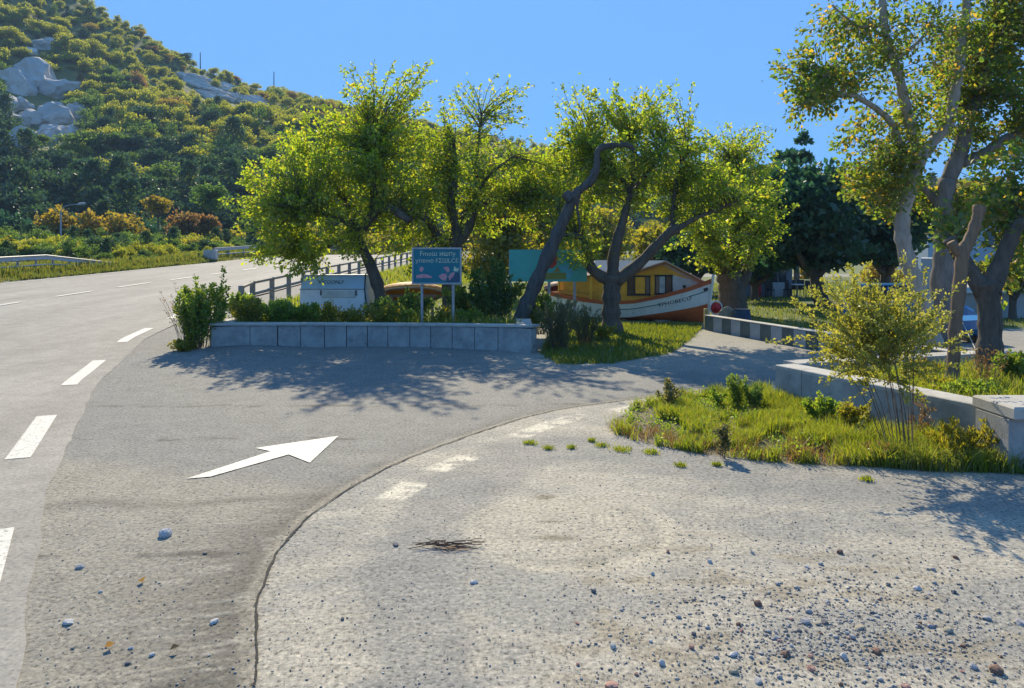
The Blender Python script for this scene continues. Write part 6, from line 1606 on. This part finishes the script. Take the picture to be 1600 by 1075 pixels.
for a_ in ((258, 833, 14, "white", "largest white stone lying on the slip lane", .85, 1), (125, 884, 11, "grey", "flat bluish stone at the left edge of the slip lane", .45, 2), (107, 971, 12, "white", "pale stone low down near the road edge", .5, 3), (335, 969, 12, "white", "flat pale stone just left of the dark crack", .35, 4),
            (740, 908, 10, "white", "flat white stone alone on the grey tyre band", .35, 5), (618, 849, 10, "dark", "dark flat stone at the edge of the worn paint dash", .3, 6), (1184, 943, 9, "brown", "pointed brown stone in the middle of the dusty area", .9, 1), (1343, 978, 12, "tan", "flat cream stone in the rubble", .35, 2),
            (1258, 970, 11, "grey", "domed grey stone at the top of the rubble", .6, 3), (1288, 970, 10, "dark", "dark flat stone beside the domed grey one", .45, 4), (1433, 918, 10, "white", "pale blue-white stone at the upper right of the rubble", .45, 5), (958, 1010, 8, "white", "white-topped stone left of the rubble", .7, 6),
            (1034, 1036, 8, "white", "small white stone at the lower left of the rubble", .8, 0), (955, 1070, 15, "pink", "pinkish stone cut by the bottom picture edge", .55, 1), (1148, 1020, 13, "white", "pale wedge-shaped stone in the rubble", .4, 2), (1146, 1046, 12, "tan", "tan-topped stone below the pale wedge", .65, 3),
            (1184, 1062, 12, "grey", "long grey stone near the bottom edge", .45, 4), (1228, 1022, 11, "brown", "red-brown stone in the thick of the rubble", .6, 5), (1268, 1044, 10, "pink", "orange-pink stone in the thick of the rubble", .6, 6), (1318, 1026, 9, "white", "roundish white stone in the rubble", .75, 0),
            (1556, 1046, 15, "brown", "biggest red-brown stone near the lower right corner", .7, 1), (1521, 1041, 10, "grey", "grey stone left of the biggest red-brown stone", .65, 2), (1548, 1060, 10, "tan", "tan stone below the biggest red-brown stone", .6, 3), (1370, 1015, 13, "brown", "flat red-brown stone right of the rubble centre", .4, 4),
            (1415, 1072, 12, "pink", "pink stone cut by the bottom edge in the rubble", .6, 5), (1596, 972, 12, "grey", "grey stone at the right picture edge", .5, 6), (1482, 984, 10, "tan", "tan stone in the right part of the rubble", .6, 0), (1542, 965, 8, "grey", "grey stone in the gravel patch at the right", .6, 1),
            (205, 1012, 6, "white", "small white stone on the lower slip lane", .5, 2), (115, 1011, 6, "tan", "small tan stone near the lower left corner", .6, 3), (238, 1022, 7, "white", "white pebble beside the dead leaf", .5, 4), (199, 1035, 7, "dark", "dark pebble on the lower slip lane", .5, 5),
            (535, 967, 5, "dark", "dark pebble right of the crack", .7, 6), (157, 924, 5, "white", "white chip on the slip lane", .4, 0), (320, 864, 5, "dark", "dark pebble beside the gritty shoulder", .5, 1)):
    stone(*a_, group=GS, ry=.7 if a_[5] < .5 else .9)
rg = np.random.default_rng(66)
cols = ["grey", "grey", "white", "brown", "tan", "dark", "dark", "pink", "grey"]
for i in range(120):
    if i < 85: x, y = 1290 + rg.normal() * 135, 985 + rg.normal() * 52
    else: x, y = 900 + rg.random() * 690, 860 + rg.random() * 210
    if not (850 < x < 1620 and 800 < y < 1085): continue
    c = cols[rg.integers(len(cols))]
    stone(x, y, 3.5 + 3.8 * rg.random() ** 1.5, c, {"grey": "small grey stone", "white": "small white stone", "brown": "small brown stone", "tan": "small tan stone", "dark": "small dark stone", "pink": "small pink stone"}[c] + " among the rubble at the lower right", .4 + .4 * rg.random(), int(rg.integers(7)), .6 + .4 * rg.random(), "small stones of the rubble")
# gravel too fine to count
n = 9500; q = []
pxx = np.concatenate([1310 + rg.normal(size=n // 3) * 150, 880 + rg.random(n // 3) * 740, 30 + rg.random(n - 2 * (n // 3)) * 1600]); pyy = np.concatenate([990 + rg.normal(size=n // 3) * 55, 800 + rg.random(n // 3) * 290, 700 + 390 * rg.random(n - 2 * (n // 3)) ** .7])
Yg = 3000 / (np.clip(pyy, 560, 1200) - 395); Xg = (pxx - 800) / 1200 * Yg
sz_ = (.003 + .010 * rg.random(n) ** 3) * np.where(np.arange(n) < n // 3, 1.25, .85); keepm = (Xg > road_right(Yg) + .1) & (poly_sd(ISLE, Xg, Yg) > -.1); Xg, Yg, sz_ = Xg[keepm], Yg[keepm], sz_[keepm]; n = len(Xg)
octv = np.array([(1, 0, 0), (.2, 1, 0), (-1, .1, 0), (-.1, -1, 0), (.2, .1, .75), (0, 0, -.5)]); octf = np.array([(0, 1, 4), (1, 2, 4), (2, 3, 4), (3, 0, 4), (1, 0, 5), (2, 1, 5), (3, 2, 5), (0, 3, 5)])
an_ = rg.random(n) * 6.283; ca_, sa_ = np.cos(an_), np.sin(an_)
ov_ = octv[None] * (sz_[:, None, None] * (.6 + .8 * rg.random((n, 6, 1))))
V = np.stack([Xg[:, None] + ov_[..., 0] * ca_[:, None] - ov_[..., 1] * sa_[:, None], Yg[:, None] + ov_[..., 0] * sa_[:, None] + ov_[..., 1] * ca_[:, None], ov_[..., 2] * .8 + .004], -1).reshape(-1, 3)
F = (octf[None] + np.arange(n)[:, None, None] * 6).reshape(-1, 3)
gm = leafmat("gravel_mix", [(.20, .20, .20), (.32, .31, .29), (.42, .39, .35), (.24, .19, .15), (.52, .50, .46), (.15, .15, .155)], .0, (1, 1, 1), .02)
o = link_mesh("gravel", mesh_arrays("gravel", V, [F]), gm); tag(o, "fine grit and gravel strewn over the asphalt", "gravel", kind='stuff')
# dry twigs and a dead leaf
tw_ = thing("dry_twigs", gp(708, 856), "little heap of russet dry twigs on the dusty disc", "twigs"); m_ = MB(); q = gp(708, 856)
for k in range(26):
    a_ = rg.normal() * .5; L_ = .05 + .12 * rg.random(); c = Vector((q.x + rg.normal() * .12, q.y + rg.normal() * .05, .015 + .02 * rg.random())); d = Vector((math.cos(a_), math.sin(a_) * .6, .12 * rg.normal())) * L_
    m_.tube([c - d, c + Vector((0, 0, .01)), c + d], .003, seg=4)
m_.make("twig_heap", mat("twig_russet", (.22, .10, .05), rough=.9, bump=0), tw_)
for i, (x, y, l) in enumerate(((265, 1021, "curled red-brown dead leaf on the lower slip lane"), (163, 1017, "orange dead leaf near the lower left corner"), (215, 912, "brown dead leaf on the middle of the slip lane"))):
    g_ = gp(x, y); V, F = leaf_arrays(np.array([[g_.x, g_.y, .022]]), np.array([[.7, .4, .25]]), .06, np.random.default_rng(i), .4, .5); o = link_mesh("dead_leaf", mesh_arrays("dead_leaf", V, [F]), L_RED); tag(o, l, "dead leaf", "dead leaves on the slip lane")

# ------------------------------------------------------------------ air
HAZE = 0.0003
if HAZE:
    m = bpy.data.materials.new("air"); m.use_nodes = True; t = m.node_tree; t.nodes.clear(); oo = nd(t, "ShaderNodeOutputMaterial"); pv = nd(t, "ShaderNodeVolumePrincipled"); pv.inputs['Density'].default_value = HAZE; pv.inputs['Color'].default_value = (.50, .72, 1, 1); pv.inputs['Anisotropy'].default_value = 0
    t.links.new(pv.outputs[0], oo.inputs['Volume'])
    m_ = MB(); m_.box((0, 290, 118), (1000, 900, 280)); o = m_.make("haze", m); tag(o, "thin blue air between the road and the hill", "haze", kind='stuff')
